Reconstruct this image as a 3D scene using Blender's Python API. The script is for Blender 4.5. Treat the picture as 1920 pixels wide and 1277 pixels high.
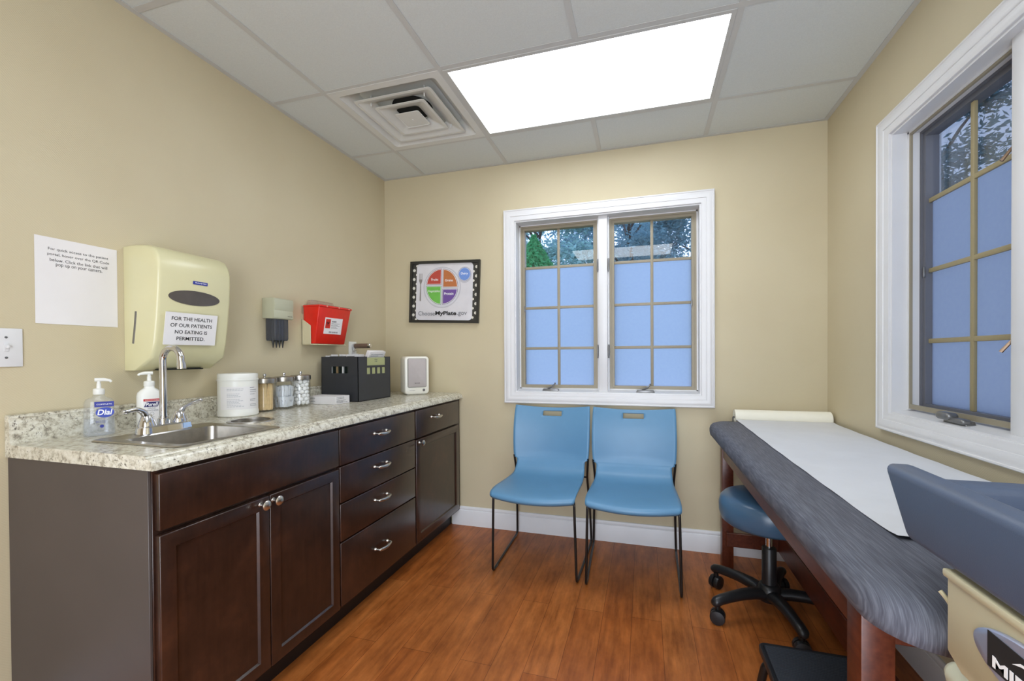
import bpy, bmesh, math, random
from math import sin, cos, pi, radians
from mathutils import Vector, Matrix
C = bpy.context.scene
for _o in list(bpy.data.objects): bpy.data.objects.remove(_o)

# ------------------------------------------------------------------ camera
PX, PY, F = 974.48, 674.28, 802.19
cam = bpy.data.cameras.new('camera'); co = bpy.data.objects.new('camera', cam); C.collection.objects.link(co)
cam.sensor_fit = 'HORIZONTAL'; cam.sensor_width = 36; cam.lens = F / 1920 * 36
cam.shift_x = -(PX - 960) / 1920; cam.shift_y = (PY - 638.5) / 1920
cam.clip_start = .02; cam.clip_end = 300
_M = Matrix.Rotation(.28333, 3, 'Z') @ Matrix.Rotation(-.00888, 3, 'X') @ Matrix.Rotation(.00603, 3, 'Y')
_c = Matrix((_M.col[0], _M.col[2], -_M.col[1])).transposed().to_4x4(); _c.translation = (1.8069, -2.7198, 1.1627)
co.matrix_world = _c; C.camera = co
# ------------------------------------------------------------------ world, exposure
C.view_settings.view_transform = 'Standard'; C.view_settings.look = 'None'
C.view_settings.gamma = 1; C.view_settings.use_curve_mapping = False
C.view_settings.exposure = 1.0
SKY = 1.18          # overcast evening sky
LAMP = 3.5          # radiance of the two troffer diffusers
w = bpy.data.worlds.new('evening_sky'); C.world = w; w.use_nodes = True
nt = w.node_tree; bg = nt.nodes['Background']
tc = nt.nodes.new('ShaderNodeTexCoord'); sp = nt.nodes.new('ShaderNodeSeparateXYZ'); rp = nt.nodes.new('ShaderNodeValToRGB')
nt.links.new(tc.outputs['Generated'], sp.inputs[0]); nt.links.new(sp.outputs['Z'], rp.inputs[0]); nt.links.new(rp.outputs[0], bg.inputs[0])
rp.color_ramp.elements[0].color = (.62, .79, 1.14, 1); rp.color_ramp.elements[1].color = (.34, .52, 1.0, 1)
bg.inputs[1].default_value = SKY
FILL = 26           # added unseen fill lamp in the rear wall opening, brightens the whole room
_l = bpy.data.lights.new('fill_light', 'AREA'); _l.shape = 'RECTANGLE'; _l.size = 1.15; _l.size_y = 2.0; _l.energy = FILL; _l.color = (.96, 1, 1.03)
_o = bpy.data.objects.new('fill_light', _l); C.collection.objects.link(_o); _o.location = (1.75, -3.80, 1.05); _o.rotation_euler = (pi / 2, 0, 0)
try: C.cycles.diffuse_bounces = 7; C.cycles.transparent_max_bounces = 16
except Exception: pass

# ------------------------------------------------------------------ room numbers (metres)
W, H, YR = 2.770, 2.437, -3.72
GX, GY, T = .3247, -.9856, .6096
CT = .910                       # counter top height

# ------------------------------------------------------------------ materials
def lin(c):
    if isinstance(c, str): c = tuple(int(c[i:i + 2], 16) / 255 for i in (0, 2, 4))
    return tuple(x / 12.92 if x <= .04045 else ((x + .055) / 1.055) ** 2.4 for x in c) + (1,)
_m = {}
class NM:
    def __init__(s, name):
        s.m = bpy.data.materials.new(name); s.m.use_nodes = True; s.t = s.m.node_tree; s.n = s.t.nodes
        s.b = s.n['Principled BSDF']; s.out = s.n['Material Output']
    def new(s, k, **kw):
        x = s.n.new('ShaderNode' + k)
        for a, v in kw.items():
            if a in x.inputs.keys(): x.inputs[a].default_value = v
            else: setattr(x, a, v)
        return x
    def l(s, a, b): s.t.links.new(a, b)
    def coords(s, scale=(1, 1, 1), rot=(0, 0, 0)):
        c = s.new('TexCoord'); m = s.new('Mapping'); m.inputs['Scale'].default_value = scale; m.inputs['Rotation'].default_value = rot
        s.l(c.outputs['Object'], m.inputs[0]); return m.outputs[0]
    def bump(s, h, strength=.2, dist=.002):
        b = s.new('Bump'); b.inputs['Strength'].default_value = strength; b.inputs['Distance'].default_value = dist
        s.l(h, b.inputs['Height']); s.l(b.outputs[0], s.b.inputs['Normal'])
    def ramp(s, fac, stops, interp='LINEAR'):
        r = s.new('ValToRGB'); cr = r.color_ramp; cr.interpolation = interp
        while len(cr.elements) < len(stops): cr.elements.new(.5)
        for e, (p, c) in zip(cr.elements, stops): e.position = p; e.color = lin(c) if isinstance(c, str) else c
        s.l(fac, r.inputs[0]); return r.outputs[0]
    def mix(s, fac, a, b, mode='MIX'):
        x = s.new('Mix', data_type='RGBA', blend_type=mode)
        for sock, v in ((x.inputs[0], fac), (x.inputs[6], a), (x.inputs[7], b)):
            if hasattr(v, 'links'): s.l(v, sock)
            else: sock.default_value = v
        return x.outputs[2]
    def noise(s, vec, scale, detail=4, rough=.55):
        x = s.new('TexNoise'); x.inputs['Scale'].default_value = scale; x.inputs['Detail'].default_value = detail; x.inputs['Roughness'].default_value = rough
        s.l(vec, x.inputs['Vector']); return x.outputs['Fac']
def mat(name, col, rough=.5, metal=0, var=.06, vs=8, bump=0, bs=300, coat=0, spec=.5, alpha=None, sss=0):
    if name in _m: return _m[name]
    s = NM(name); v = s.coords()
    c = lin(col); f = s.noise(v, vs)
    dark = tuple(x * (1 - var) for x in c[:3]) + (1,); lite = tuple(min(1, x * (1 + var)) for x in c[:3]) + (1,)
    s.l(s.ramp(f, [(.3, dark), (.7, lite)]), s.b.inputs['Base Color'])
    s.b.inputs['Roughness'].default_value = rough; s.b.inputs['Metallic'].default_value = metal
    s.b.inputs['Specular IOR Level'].default_value = spec
    if coat: s.b.inputs['Coat Weight'].default_value = coat; s.b.inputs['Coat Roughness'].default_value = .12
    if bump: s.bump(s.noise(v, bs, 2), bump, .001)
    if sss: s.b.inputs['Transmission Weight'].default_value = sss
    _m[name] = s.m; return s.m
def glassy(name, col=(1, 1, 1, 1), haze=0.0, hcol='e8eef0', ior=1.45, rough=0.0):
    "thin clear sheet: transparent plus fresnel reflection, optional milky part"
    if name in _m: return _m[name]
    s = NM(name); tr = s.new('BsdfTransparent'); tr.inputs[0].default_value = col
    gl = s.new('BsdfGlossy'); gl.inputs['Roughness'].default_value = rough
    lw = s.new('LayerWeight'); lw.inputs[0].default_value = .5; pw = s.new('Math', operation='POWER'); pw.inputs[1].default_value = 4; s.l(lw.outputs['Facing'], pw.inputs[0])
    fr = s.new('Math', operation='MULTIPLY_ADD'); fr.inputs[1].default_value = .8; fr.inputs[2].default_value = .034; s.l(pw.outputs[0], fr.inputs[0])
    mx = s.new('MixShader'); s.l(fr.outputs[0], mx.inputs[0]); s.l(tr.outputs[0], mx.inputs[1]); s.l(gl.outputs[0], mx.inputs[2])
    last = mx.outputs[0]
    if haze:
        d = s.new('BsdfDiffuse'); n = s.noise(s.coords(), 30); s.l(s.ramp(n, [(.2, hcol), (.8, hcol)]), d.inputs[0])
        m2 = s.new('MixShader'); m2.inputs[0].default_value = haze; s.l(last, m2.inputs[1]); s.l(d.outputs[0], m2.inputs[2]); last = m2.outputs[0]
    s.l(last, s.out.inputs['Surface']); _m[name] = s.m; return s.m

def m_wallpaper():
    s = NM('beige_wallpaper'); v = s.coords()
    c = s.ramp(s.noise(v, 2.2, 3), [(.3, 'c7bb9c'), (.7, 'ccc1a3')])
    wv = s.new('TexWave', wave_type='BANDS', bands_direction='Z'); wv.inputs['Scale'].default_value = 95; wv.inputs['Distortion'].default_value = 1.2; s.l(v, wv.inputs['Vector'])
    w2 = s.new('TexWave', wave_type='BANDS', bands_direction='DIAGONAL'); w2.inputs['Scale'].default_value = 80; w2.inputs['Distortion'].default_value = 2; s.l(v, w2.inputs['Vector'])
    g = s.mix(.5, wv.outputs['Color'], w2.outputs['Color'])
    s.l(s.mix(.05, c, g, 'MULTIPLY'), s.b.inputs['Base Color'])
    s.bump(g, .22, .0012); s.b.inputs['Roughness'].default_value = .5; s.b.inputs['Specular IOR Level'].default_value = .35
    return s.m
def m_floor():
    s = NM('cherry_vinyl_plank'); v = s.coords(rot=(0, 0, pi / 2))
    br = s.new('TexBrick', offset=.37); s.l(v, br.inputs['Vector'])
    for k, x in (('Scale', 1), ('Mortar Size', .0011), ('Mortar Smooth', .2), ('Bias', 0), ('Brick Width', 1.22), ('Row Height', .125)): br.inputs[k].default_value = x
    br.inputs['Color1'].default_value = lin('a4683a'); br.inputs['Color2'].default_value = lin('95592f'); br.inputs['Mortar'].default_value = lin('6a3c1e')
    st = s.coords(scale=(14, 1.6, 1)); n1 = s.noise(st, 2.4, 8, .65)
    st2 = s.coords(scale=(3, 1.6, 1)); n2 = s.noise(st2, 3.0, 7, .68)
    c = s.mix(1, br.outputs['Color'], s.ramp(n1, [(.25, 'a89c90'), (.5, 'dcd6d0'), (.75, 'fff8f0')]), 'MULTIPLY')
    c = s.mix(.75, c, s.ramp(n2, [(.3, 'b4a08c'), (.5, 'e2d8cc'), (.68, 'ffffff')]), 'MULTIPLY')
    hs = s.new('HueSaturation'); hs.inputs['Saturation'].default_value = 1.02; hs.inputs['Value'].default_value = 1.80; s.l(c, hs.inputs['Color'])
    s.l(hs.outputs[0], s.b.inputs['Base Color']); s.b.inputs['Roughness'].default_value = .38; s.b.inputs['Specular IOR Level'].default_value = .4
    s.bump(n1, .12, .001); return s.m
def m_granite():
    s = NM('speckled_laminate'); v = s.coords()
    n1 = s.noise(v, 52, 7, .72); n2 = s.noise(v, 120, 5, .7); n3 = s.noise(v, 13, 4)
    c = s.ramp(n1, [(.34, '857f72'), (.43, 'b4ae9c'), (.51, 'cfcbba'), (.66, 'dfddd0')])
    d = s.ramp(n2, [(.38, (1, 1, 1, 1)), (.44, (0, 0, 0, 1))])
    k = s.ramp(n3, [(.42, (0, 0, 0, 1)), (.6, (1, 1, 1, 1))])
    f = s.mix(1, d, k, 'MULTIPLY')
    c = s.mix(f, c, lin('5d564c'))
    vo = s.new('TexVoronoi'); vo.inputs['Scale'].default_value = 55; s.l(v, vo.inputs['Vector'])
    sp_ = s.ramp(vo.outputs['Distance'], [(.08, (1, 1, 1, 1)), (.16, (0, 0, 0, 1))])
    n4 = s.ramp(s.noise(v, 17, 3), [(.52, (0, 0, 0, 1)), (.58, (1, 1, 1, 1))])
    c = s.mix(s.mix(1, sp_, n4, 'MULTIPLY'), c, lin('45443f'))
    s.l(c, s.b.inputs['Base Color']); s.b.inputs['Roughness'].default_value = .22; return s.m
def m_espresso():
    s = NM('espresso_stained_maple'); v = s.coords()
    n1 = s.noise(s.coords(scale=(1, 1, 1)), 5, 6, .7); n2 = s.noise(s.coords(scale=(30, 30, 3)), 3, 4)
    c = s.ramp(n1, [(.32, '1c100c'), (.5, '2e1b14'), (.68, '46291c')])
    c = s.mix(.18, c, s.ramp(n2, [(.3, '1c100c'), (.7, '4a3022')]))
    s.l(c, s.b.inputs['Base Color']); s.b.inputs['Roughness'].default_value = .3; s.b.inputs['Coat Weight'].default_value = .35; s.b.inputs['Coat Roughness'].default_value = .2
    return s.m
def m_cherry():
    s = NM('cherry_stained_wood'); n = s.noise(s.coords(scale=(3, 3, 3)), 4, 6, .65); n2 = s.noise(s.coords(scale=(40, 3, 40)), 2, 3)
    c = s.mix(.3, s.ramp(n, [(.3, '40190f'), (.7, '622d1b')]), s.ramp(n2, [(.3, '3c180c'), (.7, '80442a')]))
    s.l(c, s.b.inputs['Base Color']); s.b.inputs['Roughness'].default_value = .35; return s.m
def m_streak():
    s = NM('slate_streaked_vinyl'); n = s.noise(s.coords(scale=(300, 8, 14)), 2.0, 2, .5)
    s.l(s.ramp(n, [(.3, '464853'), (.5, '555863'), (.7, '6a6d78')]), s.b.inputs['Base Color']); s.bump(n, .15, .001); s.b.inputs['Roughness'].default_value = .68; return s.m
def m_film():
    s = NM('frosted_window_film'); n = s.noise(s.coords(), 60, 3)
    tl = s.new('BsdfTranslucent'); s.l(s.ramp(n, [(.3, 'f2f4fa'), (.7, 'f6f8fc')]), tl.inputs[0])
    df = s.new('BsdfDiffuse'); df.inputs[0].default_value = lin('7888a8')
    mx = s.new('MixShader'); mx.inputs[0].default_value = .88; s.l(df.outputs[0], mx.inputs[1]); s.l(tl.outputs[0], mx.inputs[2])
    s.l(mx.outputs[0], s.out.inputs['Surface']); return s.m
def m_screen():
    s = NM('insect_screen_mesh'); tr = s.new('BsdfTransparent'); df = s.new('BsdfDiffuse')
    v = s.coords(); n = s.noise(v, 40, 2); s.l(s.ramp(n, [(.3, '3c424c'), (.7, '444a54')]), df.inputs[0])
    mx = s.new('MixShader'); mx.inputs[0].default_value = .5; s.l(tr.outputs[0], mx.inputs[1]); s.l(df.outputs[0], mx.inputs[2]); s.l(mx.outputs[0], s.out.inputs['Surface']); return s.m
def m_emit(name, col, strength):
    s = NM(name); e = s.new('Emission'); n = s.noise(s.coords(), 2); s.l(s.mix(n, col, col), e.inputs[0]); e.inputs[1].default_value = strength
    s.l(e.outputs[0], s.out.inputs['Surface']); return s.m
def m_tile():
    s = NM('acoustic_tile'); v = s.coords(); n = s.noise(v, 220, 3, .7)
    s.l(s.ramp(n, [(.3, 'cacfcd'), (.7, 'd3d8d6')]), s.b.inputs['Base Color']); s.bump(n, .35, .001); s.b.inputs['Roughness'].default_value = .9; return s.m
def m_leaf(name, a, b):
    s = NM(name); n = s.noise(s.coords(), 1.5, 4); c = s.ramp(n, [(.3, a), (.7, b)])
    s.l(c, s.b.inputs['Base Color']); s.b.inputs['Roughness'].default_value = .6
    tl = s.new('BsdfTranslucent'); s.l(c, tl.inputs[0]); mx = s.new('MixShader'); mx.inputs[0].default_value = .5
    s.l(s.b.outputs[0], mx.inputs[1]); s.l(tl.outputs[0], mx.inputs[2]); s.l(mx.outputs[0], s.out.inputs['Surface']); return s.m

WALL = m_wallpaper(); FLOOR = m_floor(); GRAN = m_granite(); WOOD = m_espresso(); CHERRY = m_cherry(); STREAK = m_streak()
FILM = m_film(); SCREEN = m_screen(); TILE = m_tile(); LIGHT = m_emit('troffer_glow', (.95, 1.0, 1.06, 1), LAMP)
GRID = mat('grid_enamel', 'c2c3c0', .5, var=.02); WHITE = mat('white_trim_paint', 'dadadb', .35, var=.02); VENTM = mat('diffuser_enamel', 'd4d5d1', .45, var=.02)
TAUPE = mat('taupe_sash', '948b76', .45, var=.04); GLASS = glassy('window_glass'); OLIVE = mat('olive_muntin', '9a8d68', .5, var=.04); DIMSASH = mat('dimmed_sash', '64666e', .5, var=.04); BRONZE = mat('bronze_lever', '7a6450', .35, .6); DARK = mat('dark_void', '141414', .8)  # side window sash: taupe darkened, reflection and screen dimming put into its colour
GREYM = mat('grey_hardware', '7c7c7c', .35, .7); STEEL = mat('brushed_steel', 'b2aea7', .3, 1, var=.1, vs=40); CHROME = mat('chrome', 'd8d8da', .06, 1, var=.02)
NICKEL = mat('satin_nickel', 'c9c5bd', .28, 1, var=.03); ENDP = mat('end_panel_laminate', '4c4441', .45, var=.08, vs=3); TOE = mat('toe_kick_black', '15100e', .5)
BLUE = mat('chair_blue_plastic', '5c8cb0', .38, var=.03, bump=.12, bs=900); BLACK = mat('black_steel', '141414', .3); BLKP = mat('black_plastic', '1b1b1d', .38, var=.1)
TEAL = mat('stool_vinyl', '44637f', .28, var=.06); SLATE = mat('slate_blue_upholstery', '4e5a70', .42, var=.05, bump=.15, bs=700)
CREAM = mat('cream_plastic', 'cfc6a4', .35, var=.03); DISP = mat('dispenser_cream', 'd6d1a8', .28, var=.02); PAPER = mat('white_paper', 'e4e2e2', .8, var=.02)
SHEET = mat('exam_paper', 'd3d5d9', .85, var=.03, bump=.3, bs=90); ROLLM = mat('roll_paper', 'efecdd', .8, var=.02)
INK = mat('black_ink', '1c1c1c', .6); GREYINK = mat('grey_ink', '6d6f73', .6); WINK = mat('white_ink', 'f2f2f2', .6); BLUEINK = mat('blue_ink', '2c3590', .5); REDINK = mat('red_ink', 'b8242c', .5)
RED = mat('red_sharps_plastic', 'dc2a1c', .3, var=.06, vs=25); GREYP = mat('grey_green_plastic', 'b4b49c', .4, var=.03); SMOKE = glassy('smoked_plastic', (.45, .47, .52, 1), .45, '63656b')
CLEARP = glassy('clear_plastic', (.95, .96, .97, 1), .10, 'e4e6e6'); JARG = glassy('jar_glass', (.985, .99, .99, 1), 0); PINKC = glassy('clear_lid_plastic', (.95, .86, .83, 1), .3, 'cdbcae')
MILK = mat('milky_plastic', 'e6e6e0', .35, var=.02); BOXB = mat('black_file_plastic', '2f3136', .42, var=.08, vs=20); FABR = mat('grey_speaker_fabric', 'b6aeac', .9, bump=.4, bs=1200)
STICK = mat('birch_wood', 'dcbf8c', .6, var=.1, vs=60); COTTON = mat('cotton', 'f4f4f2', .95, bump=.15, bs=200); MANILA = mat('manila_card', 'a98e66', .7, var=.15, vs=50)
GREENC = mat('pale_green_card', 'a9ad7c', .6, var=.03); BROWN = mat('brown_handle', '6f5a4c', .4)
BASEW = mat('baseboard_paint', 'dfe0e2', .4, var=.02)

# ------------------------------------------------------------------ mesh helpers (world metres)
def NB(): return bmesh.new()
def merge(bm, t):
    bmesh.ops.recalc_face_normals(t, faces=t.faces)
    me = bpy.data.meshes.new('t'); t.to_mesh(me); t.free(); bm.from_mesh(me); bpy.data.meshes.remove(me); return bm
def bev(t, r, seg=2, ang=30):
    es = [e for e in t.edges if len(e.link_faces) == 2 and e.calc_face_angle(0) > radians(ang)]
    bmesh.ops.bevel(t, geom=es, offset=r, segments=seg, profile=.5, affect='EDGES', clamp_overlap=True)
def box(bm, x0, x1, y0, y1, z0, z1, r=0, seg=2, mx=None):
    t = NB(); bmesh.ops.create_cube(t, size=1)
    for v in t.verts: v.co = Vector(((x0 + x1) / 2 + v.co.x * (x1 - x0), (y0 + y1) / 2 + v.co.y * (y1 - y0), (z0 + z1) / 2 + v.co.z * (z1 - z0)))
    if r: bev(t, r, seg)
    if mx is not None: t.transform(mx)
    return merge(bm, t)
def B(x0, x1, y0, y1, z0, z1, r=0, seg=2, mx=None): return box(NB(), x0, x1, y0, y1, z0, z1, r, seg, mx)
def P3(ax, a, p): return Vector((a, p[0], p[1])) if ax == 'x' else Vector((p[0], a, p[1])) if ax == 'y' else Vector((p[0], p[1], a))
def prism(bm, pts, ax, a0, a1, r=0, seg=2, mx=None):
    t = NB(); v0 = [t.verts.new(P3(ax, a0, p)) for p in pts]; v1 = [t.verts.new(P3(ax, a1, p)) for p in pts]; n = len(pts)
    t.faces.new(v0); t.faces.new(v1[::-1])
    for i in range(n): t.faces.new((v0[i], v0[(i + 1) % n], v1[(i + 1) % n], v1[i]))
    bmesh.ops.recalc_face_normals(t, faces=t.faces)
    if r: bev(t, r, seg)
    if mx is not None: t.transform(mx)
    return merge(bm, t)
def plate(bm, outer, holes, ax, a0, a1, mx=None):
    t = NB(); rings = []
    for a in (a0, a1):
        es = []; rr = []
        for lp in [outer] + holes:
            vs = [t.verts.new(P3(ax, a, p)) for p in lp]; rr.append(vs)
            for i in range(len(vs)): es.append(t.edges.new((vs[i], vs[(i + 1) % len(vs)])))
        bmesh.ops.triangle_fill(t, use_beauty=True, use_dissolve=False, edges=es); rings.append(rr)
    for r0, r1 in zip(*rings):
        n = len(r0)
        for i in range(n): t.faces.new((r0[i], r0[(i + 1) % n], r1[(i + 1) % n], r1[i]))
    if mx is not None: t.transform(mx)
    return merge(bm, t)
def circ(cx, cy, rx, ry=None, n=32, a0=0, a1=2 * pi, closed=True):
    ry = ry or rx; k = n if closed else n - 1
    return [(cx + rx * cos(a0 + (a1 - a0) * i / k), cy + ry * sin(a0 + (a1 - a0) * i / k)) for i in range(n)]
def rrect(x0, x1, y0, y1, r, n=6):
    o = []
    for cx, cy, a in ((x1 - r, y1 - r, 0), (x0 + r, y1 - r, pi / 2), (x0 + r, y0 + r, pi), (x1 - r, y0 + r, 3 * pi / 2)):
        o += [(cx + r * cos(a + pi / 2 * i / n), cy + r * sin(a + pi / 2 * i / n)) for i in range(n + 1)]
    return o
def loft(bm, loops, cap0=True, cap1=True, mx=None):
    t = NB(); R = [[t.verts.new(Vector(p)) for p in lp] for lp in loops]; n = len(loops[0])
    for a, b in zip(R, R[1:]):
        for i in range(n): t.faces.new((a[i], a[(i + 1) % n], b[(i + 1) % n], b[i]))
    if cap0: t.faces.new(R[0][::-1])
    if cap1: t.faces.new(R[-1])
    if mx is not None: t.transform(mx)
    return merge(bm, t)
def lathe(bm, prof, c=(0, 0, 0), n=32, sx=1, sy=1, mx=None, cap0=True, cap1=True):
    m = Matrix.Translation(c) if mx is None else mx
    return loft(bm, [[(r * sx * cos(2 * pi * i / n), r * sy * sin(2 * pi * i / n), z) for i in range(n)] for r, z in prof], cap0, cap1, m)
def fillet(pts, r, n=6):
    P = [Vector(p) for p in pts]; o = [P[0]]
    for a, b, c in zip(P, P[1:], P[2:]):
        d1 = (a - b); d2 = (c - b); q = min(r, d1.length * .49, d2.length * .49); s_ = b + d1.normalized() * q; e = b + d2.normalized() * q
        for i in range(n + 1):
            u = i / n; o.append((1 - u) ** 2 * s_ + 2 * u * (1 - u) * b + u * u * e)
    o.append(P[-1]); return o
def tube(bm, pts, r, n=10, cap=True):
    P = [Vector(p) for p in pts]; rs = r if isinstance(r, (list, tuple)) else [r] * len(P); loops = []
    t0 = (P[1] - P[0]).normalized(); up = Vector((0, 0, 1)) if abs(t0.z) < .9 else Vector((1, 0, 0)); nrm = t0.cross(up).normalized()
    for i, p in enumerate(P):
        t = (P[min(i + 1, len(P) - 1)] - P[max(i - 1, 0)]).normalized(); nrm = (nrm - t * nrm.dot(t)).normalized(); b = t.cross(nrm)
        loops.append([p + (nrm * cos(2 * pi * k / n) + b * sin(2 * pi * k / n)) * rs[i] for k in range(n)])
    return loft(bm, loops, cap, cap)
def spline(pts, n=6):
    P = [Vector(p) for p in pts]; P = [2 * P[0] - P[1]] + P + [2 * P[-1] - P[-2]]; o = []
    for i in range(1, len(P) - 2):
        a, b, c, d = P[i - 1:i + 3]
        for k in range(n):
            u = k / n; o.append(.5 * ((2 * b) + (c - a) * u + (2 * a - 5 * b + 4 * c - d) * u * u + (3 * b - a - 3 * c + d) * u ** 3))
    o.append(P[-2]); return o
# ------------------------------------------------------------------ object helpers
def wm(o):
    m = Matrix.Identity(4)
    while o is not None: m = o.matrix_basis @ m; o = o.parent
    return m
def obj(name, bm, m, parent=None, label=None, kind=None, smooth=38):
    bmesh.ops.remove_doubles(bm, verts=bm.verts, dist=1e-6)
    if parent is not None: bm.transform(wm(parent).inverted())
    me = bpy.data.meshes.new(name); bm.to_mesh(me); bm.free(); me.materials.append(m)
    me.shade_smooth(); me.set_sharp_from_angle(angle=radians(smooth))
    o = bpy.data.objects.new(name, me); C.collection.objects.link(o); o.parent = parent
    if label: o['label'] = label
    if kind: o['kind'] = kind
    return o
def thing(name, label, cat, loc=(0, 0, 0), rz=0, group=None):
    o = bpy.data.objects.new(name, None); C.collection.objects.link(o); o.location = loc; o.rotation_euler = (0, 0, rz); o.empty_display_size = .05
    return tag(o, label, cat, group)
def tag(o, label, cat, group=None):
    o['label'] = label; o['category'] = cat
    if group: o['group'] = group
    return o
def recentre(o):
    "move a one-mesh thing's origin to its base"
    me = o.data; xs = [v.co for v in me.vertices]; c = Vector(((min(v.x for v in xs) + max(v.x for v in xs)) / 2, (min(v.y for v in xs) + max(v.y for v in xs)) / 2, min(v.z for v in xs)))
    me.transform(Matrix.Translation(-c)); o.location = c; return o
def dup(r, label=None, group=None):
    def cp(o, par):
        c = o.copy(); C.collection.objects.link(c); c.parent = par
        for ch in [x for x in C.collection.objects if x.parent == o]: cp(ch, c)
        return c
    c = cp(r, None)
    if label: c['label'] = label
    if group: c['group'] = group
    return c
def text(name, s, m, parent, c, right, up, width=None, height=None, bold=0, shear=0, ext=.0003, label=None):
    "lettering centred on c; its box is fitted to width and/or height"
    cu = bpy.data.curves.new('t', 'FONT'); cu.body = s; cu.align_x = 'CENTER'; cu.size = 1; cu.offset = bold; cu.shear = shear; cu.resolution_u = 3; cu.space_line = 1.1
    to = bpy.data.objects.new('t', cu); me = bpy.data.meshes.new_from_object(to)
    bm = NB(); bm.from_mesh(me); bpy.data.objects.remove(to); bpy.data.curves.remove(cu); bpy.data.meshes.remove(me)
    xs = [v.co.x for v in bm.verts]; ys = [v.co.y for v in bm.verts]; w_, h_ = max(xs) - min(xs), max(ys) - min(ys)
    sx = (width / w_) if width else height / h_; sy = (height / h_) if height else sx
    R = Vector(right).normalized(); U = Vector(up).normalized(); N = R.cross(U); cx, cy = (max(xs) + min(xs)) / 2, (max(ys) + min(ys)) / 2
    ret = bmesh.ops.extrude_face_region(bm, geom=list(bm.faces)); vs = [g for g in ret['geom'] if isinstance(g, bmesh.types.BMVert)]
    for v in vs: v.co.z += 1
    for v in bm.verts: v.co = Vector(c) + R * (v.co.x - cx) * sx + U * (v.co.y - cy) * sy + N * v.co.z * ext
    return obj(name, bm, m, parent, label)
def lines(bm, ax_o, R, U, w_, ys, h=.0008, seed=1, ext=.0003):
    "rows of tiny printed words as broken bars"
    rnd = random.Random(seed); R = Vector(R).normalized(); U = Vector(U).normalized(); N = R.cross(U)
    for y in ys:
        x = 0; end = w_ * rnd.uniform(.55, 1)
        while x < end:
            l_ = min(rnd.uniform(.03, .12) * w_, end - x); p = Vector(ax_o) + R * x + U * y
            t = NB(); q = [p, p + R * l_, p + R * l_ + U * h, p + U * h]; v0 = [t.verts.new(a) for a in q]; v1 = [t.verts.new(a + N * ext) for a in q]
            t.faces.new(v0); t.faces.new(v1)
            for i in range(4): t.faces.new((v0[i], v0[(i + 1) % 4], v1[(i + 1) % 4], v1[i]))
            merge(bm, t); x += l_ + .025 * w_
    return bm
def card(bm, c, R, U, w_, h_, th=.0004, r=0):
    "thin sheet centred on c"
    R = Vector(R).normalized(); U = Vector(U).normalized(); N = R.cross(U); m = Matrix((R, U, N)).transposed().to_4x4(); m.translation = Vector(c)
    lp = rrect(-w_ / 2, w_ / 2, -h_ / 2, h_ / 2, r) if r else [(-w_ / 2, -h_ / 2), (w_ / 2, -h_ / 2), (w_ / 2, h_ / 2), (-w_ / 2, h_ / 2)]
    return prism(bm, lp, 'z', 0, th, mx=m)
def poly(bm, c, R, U, pts, th=.0004):
    R = Vector(R).normalized(); U = Vector(U).normalized(); N = R.cross(U); m = Matrix((R, U, N)).transposed().to_4x4(); m.translation = Vector(c)
    return prism(bm, pts, 'z', 0, th, mx=m)

# ================================================================== SETTING
def struct(name, bm, m, parent=None, smooth=38):
    o = obj(name, bm, m, parent, smooth=smooth)
    if parent is None: o['kind'] = 'structure'
    return o
TH = .16
floor = struct('floor', B(-TH, W + TH, YR - TH, TH, -.12, 0), FLOOR)
struct('wall_left', B(-TH, 0, YR, TH, 0, H + .1), WALL)
struct('wall_rear', plate(NB(), [(-TH, 0), (W + TH, 0), (W + TH, H + .1), (-TH, H + .1)], [[(1.15, .001), (1.15, 2.08), (2.35, 2.08), (2.35, .001)]], 'y', YR - TH, YR), WALL)  # opening is added, unseen, so the fill lamp can shine in
_d = NB(); box(_d, 1.08, 1.15, YR, YR + .02, 0, 2.15); box(_d, 2.35, 2.42, YR, YR + .02, 0, 2.15); box(_d, 1.15, 2.35, YR, YR + .02, 2.08, 2.15)
_o = obj('added_door_1', _d, WHITE); _o['kind'] = 'structure'  # trim of the added rear doorway, out of view
# window openings in local coordinates (u along the wall, n outward)
WB = dict(u0=.913, u1=2.201, z0=.851, z1=2.124)
WR = dict(u0=.555, u1=1.843, z0=.849, z1=2.124)
CW = .072
def holed_wall(name, mx, ua, ub, w_):
    a, b, c, d = w_['u0'] + CW - .004, w_['u1'] - CW + .004, w_['z0'] + CW - .004, w_['z1'] - CW + .004
    bm = plate(NB(), [(ua, 0), (ub, 0), (ub, H + .1), (ua, H + .1)], [[(a, c), (b, c), (b, d), (a, d)]], 'y', 0, TH, mx)
    return struct(name, bm, WALL)
MB_ = Matrix.Identity(4)
MR_ = Matrix(((0, 1, 0, W), (-1, 0, 0, 0), (0, 0, 1, 0), (0, 0, 0, 1)))
holed_wall('wall_back', MB_, 0, W, WB)
holed_wall('wall_right', MR_, -TH, -YR, WR)
# baseboards
bp = [(0, 0), (.014, 0), (.014, .1), (.0125, .1035), (.0095, .105), (.011, .112), (.0105, .121), (.006, .128), (0, .128)]
struct('baseboard_back', prism(NB(), [(-a, b) for a, b in bp], 'x', .525, W), BASEW)
struct('baseboard_right', prism(NB(), [(W - a, b) for a, b in bp], 'y', YR, -.0145), BASEW)
struct('baseboard_left', prism(NB(), [(a, b) for a, b in bp], 'y', YR, -1.94), BASEW)
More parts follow.
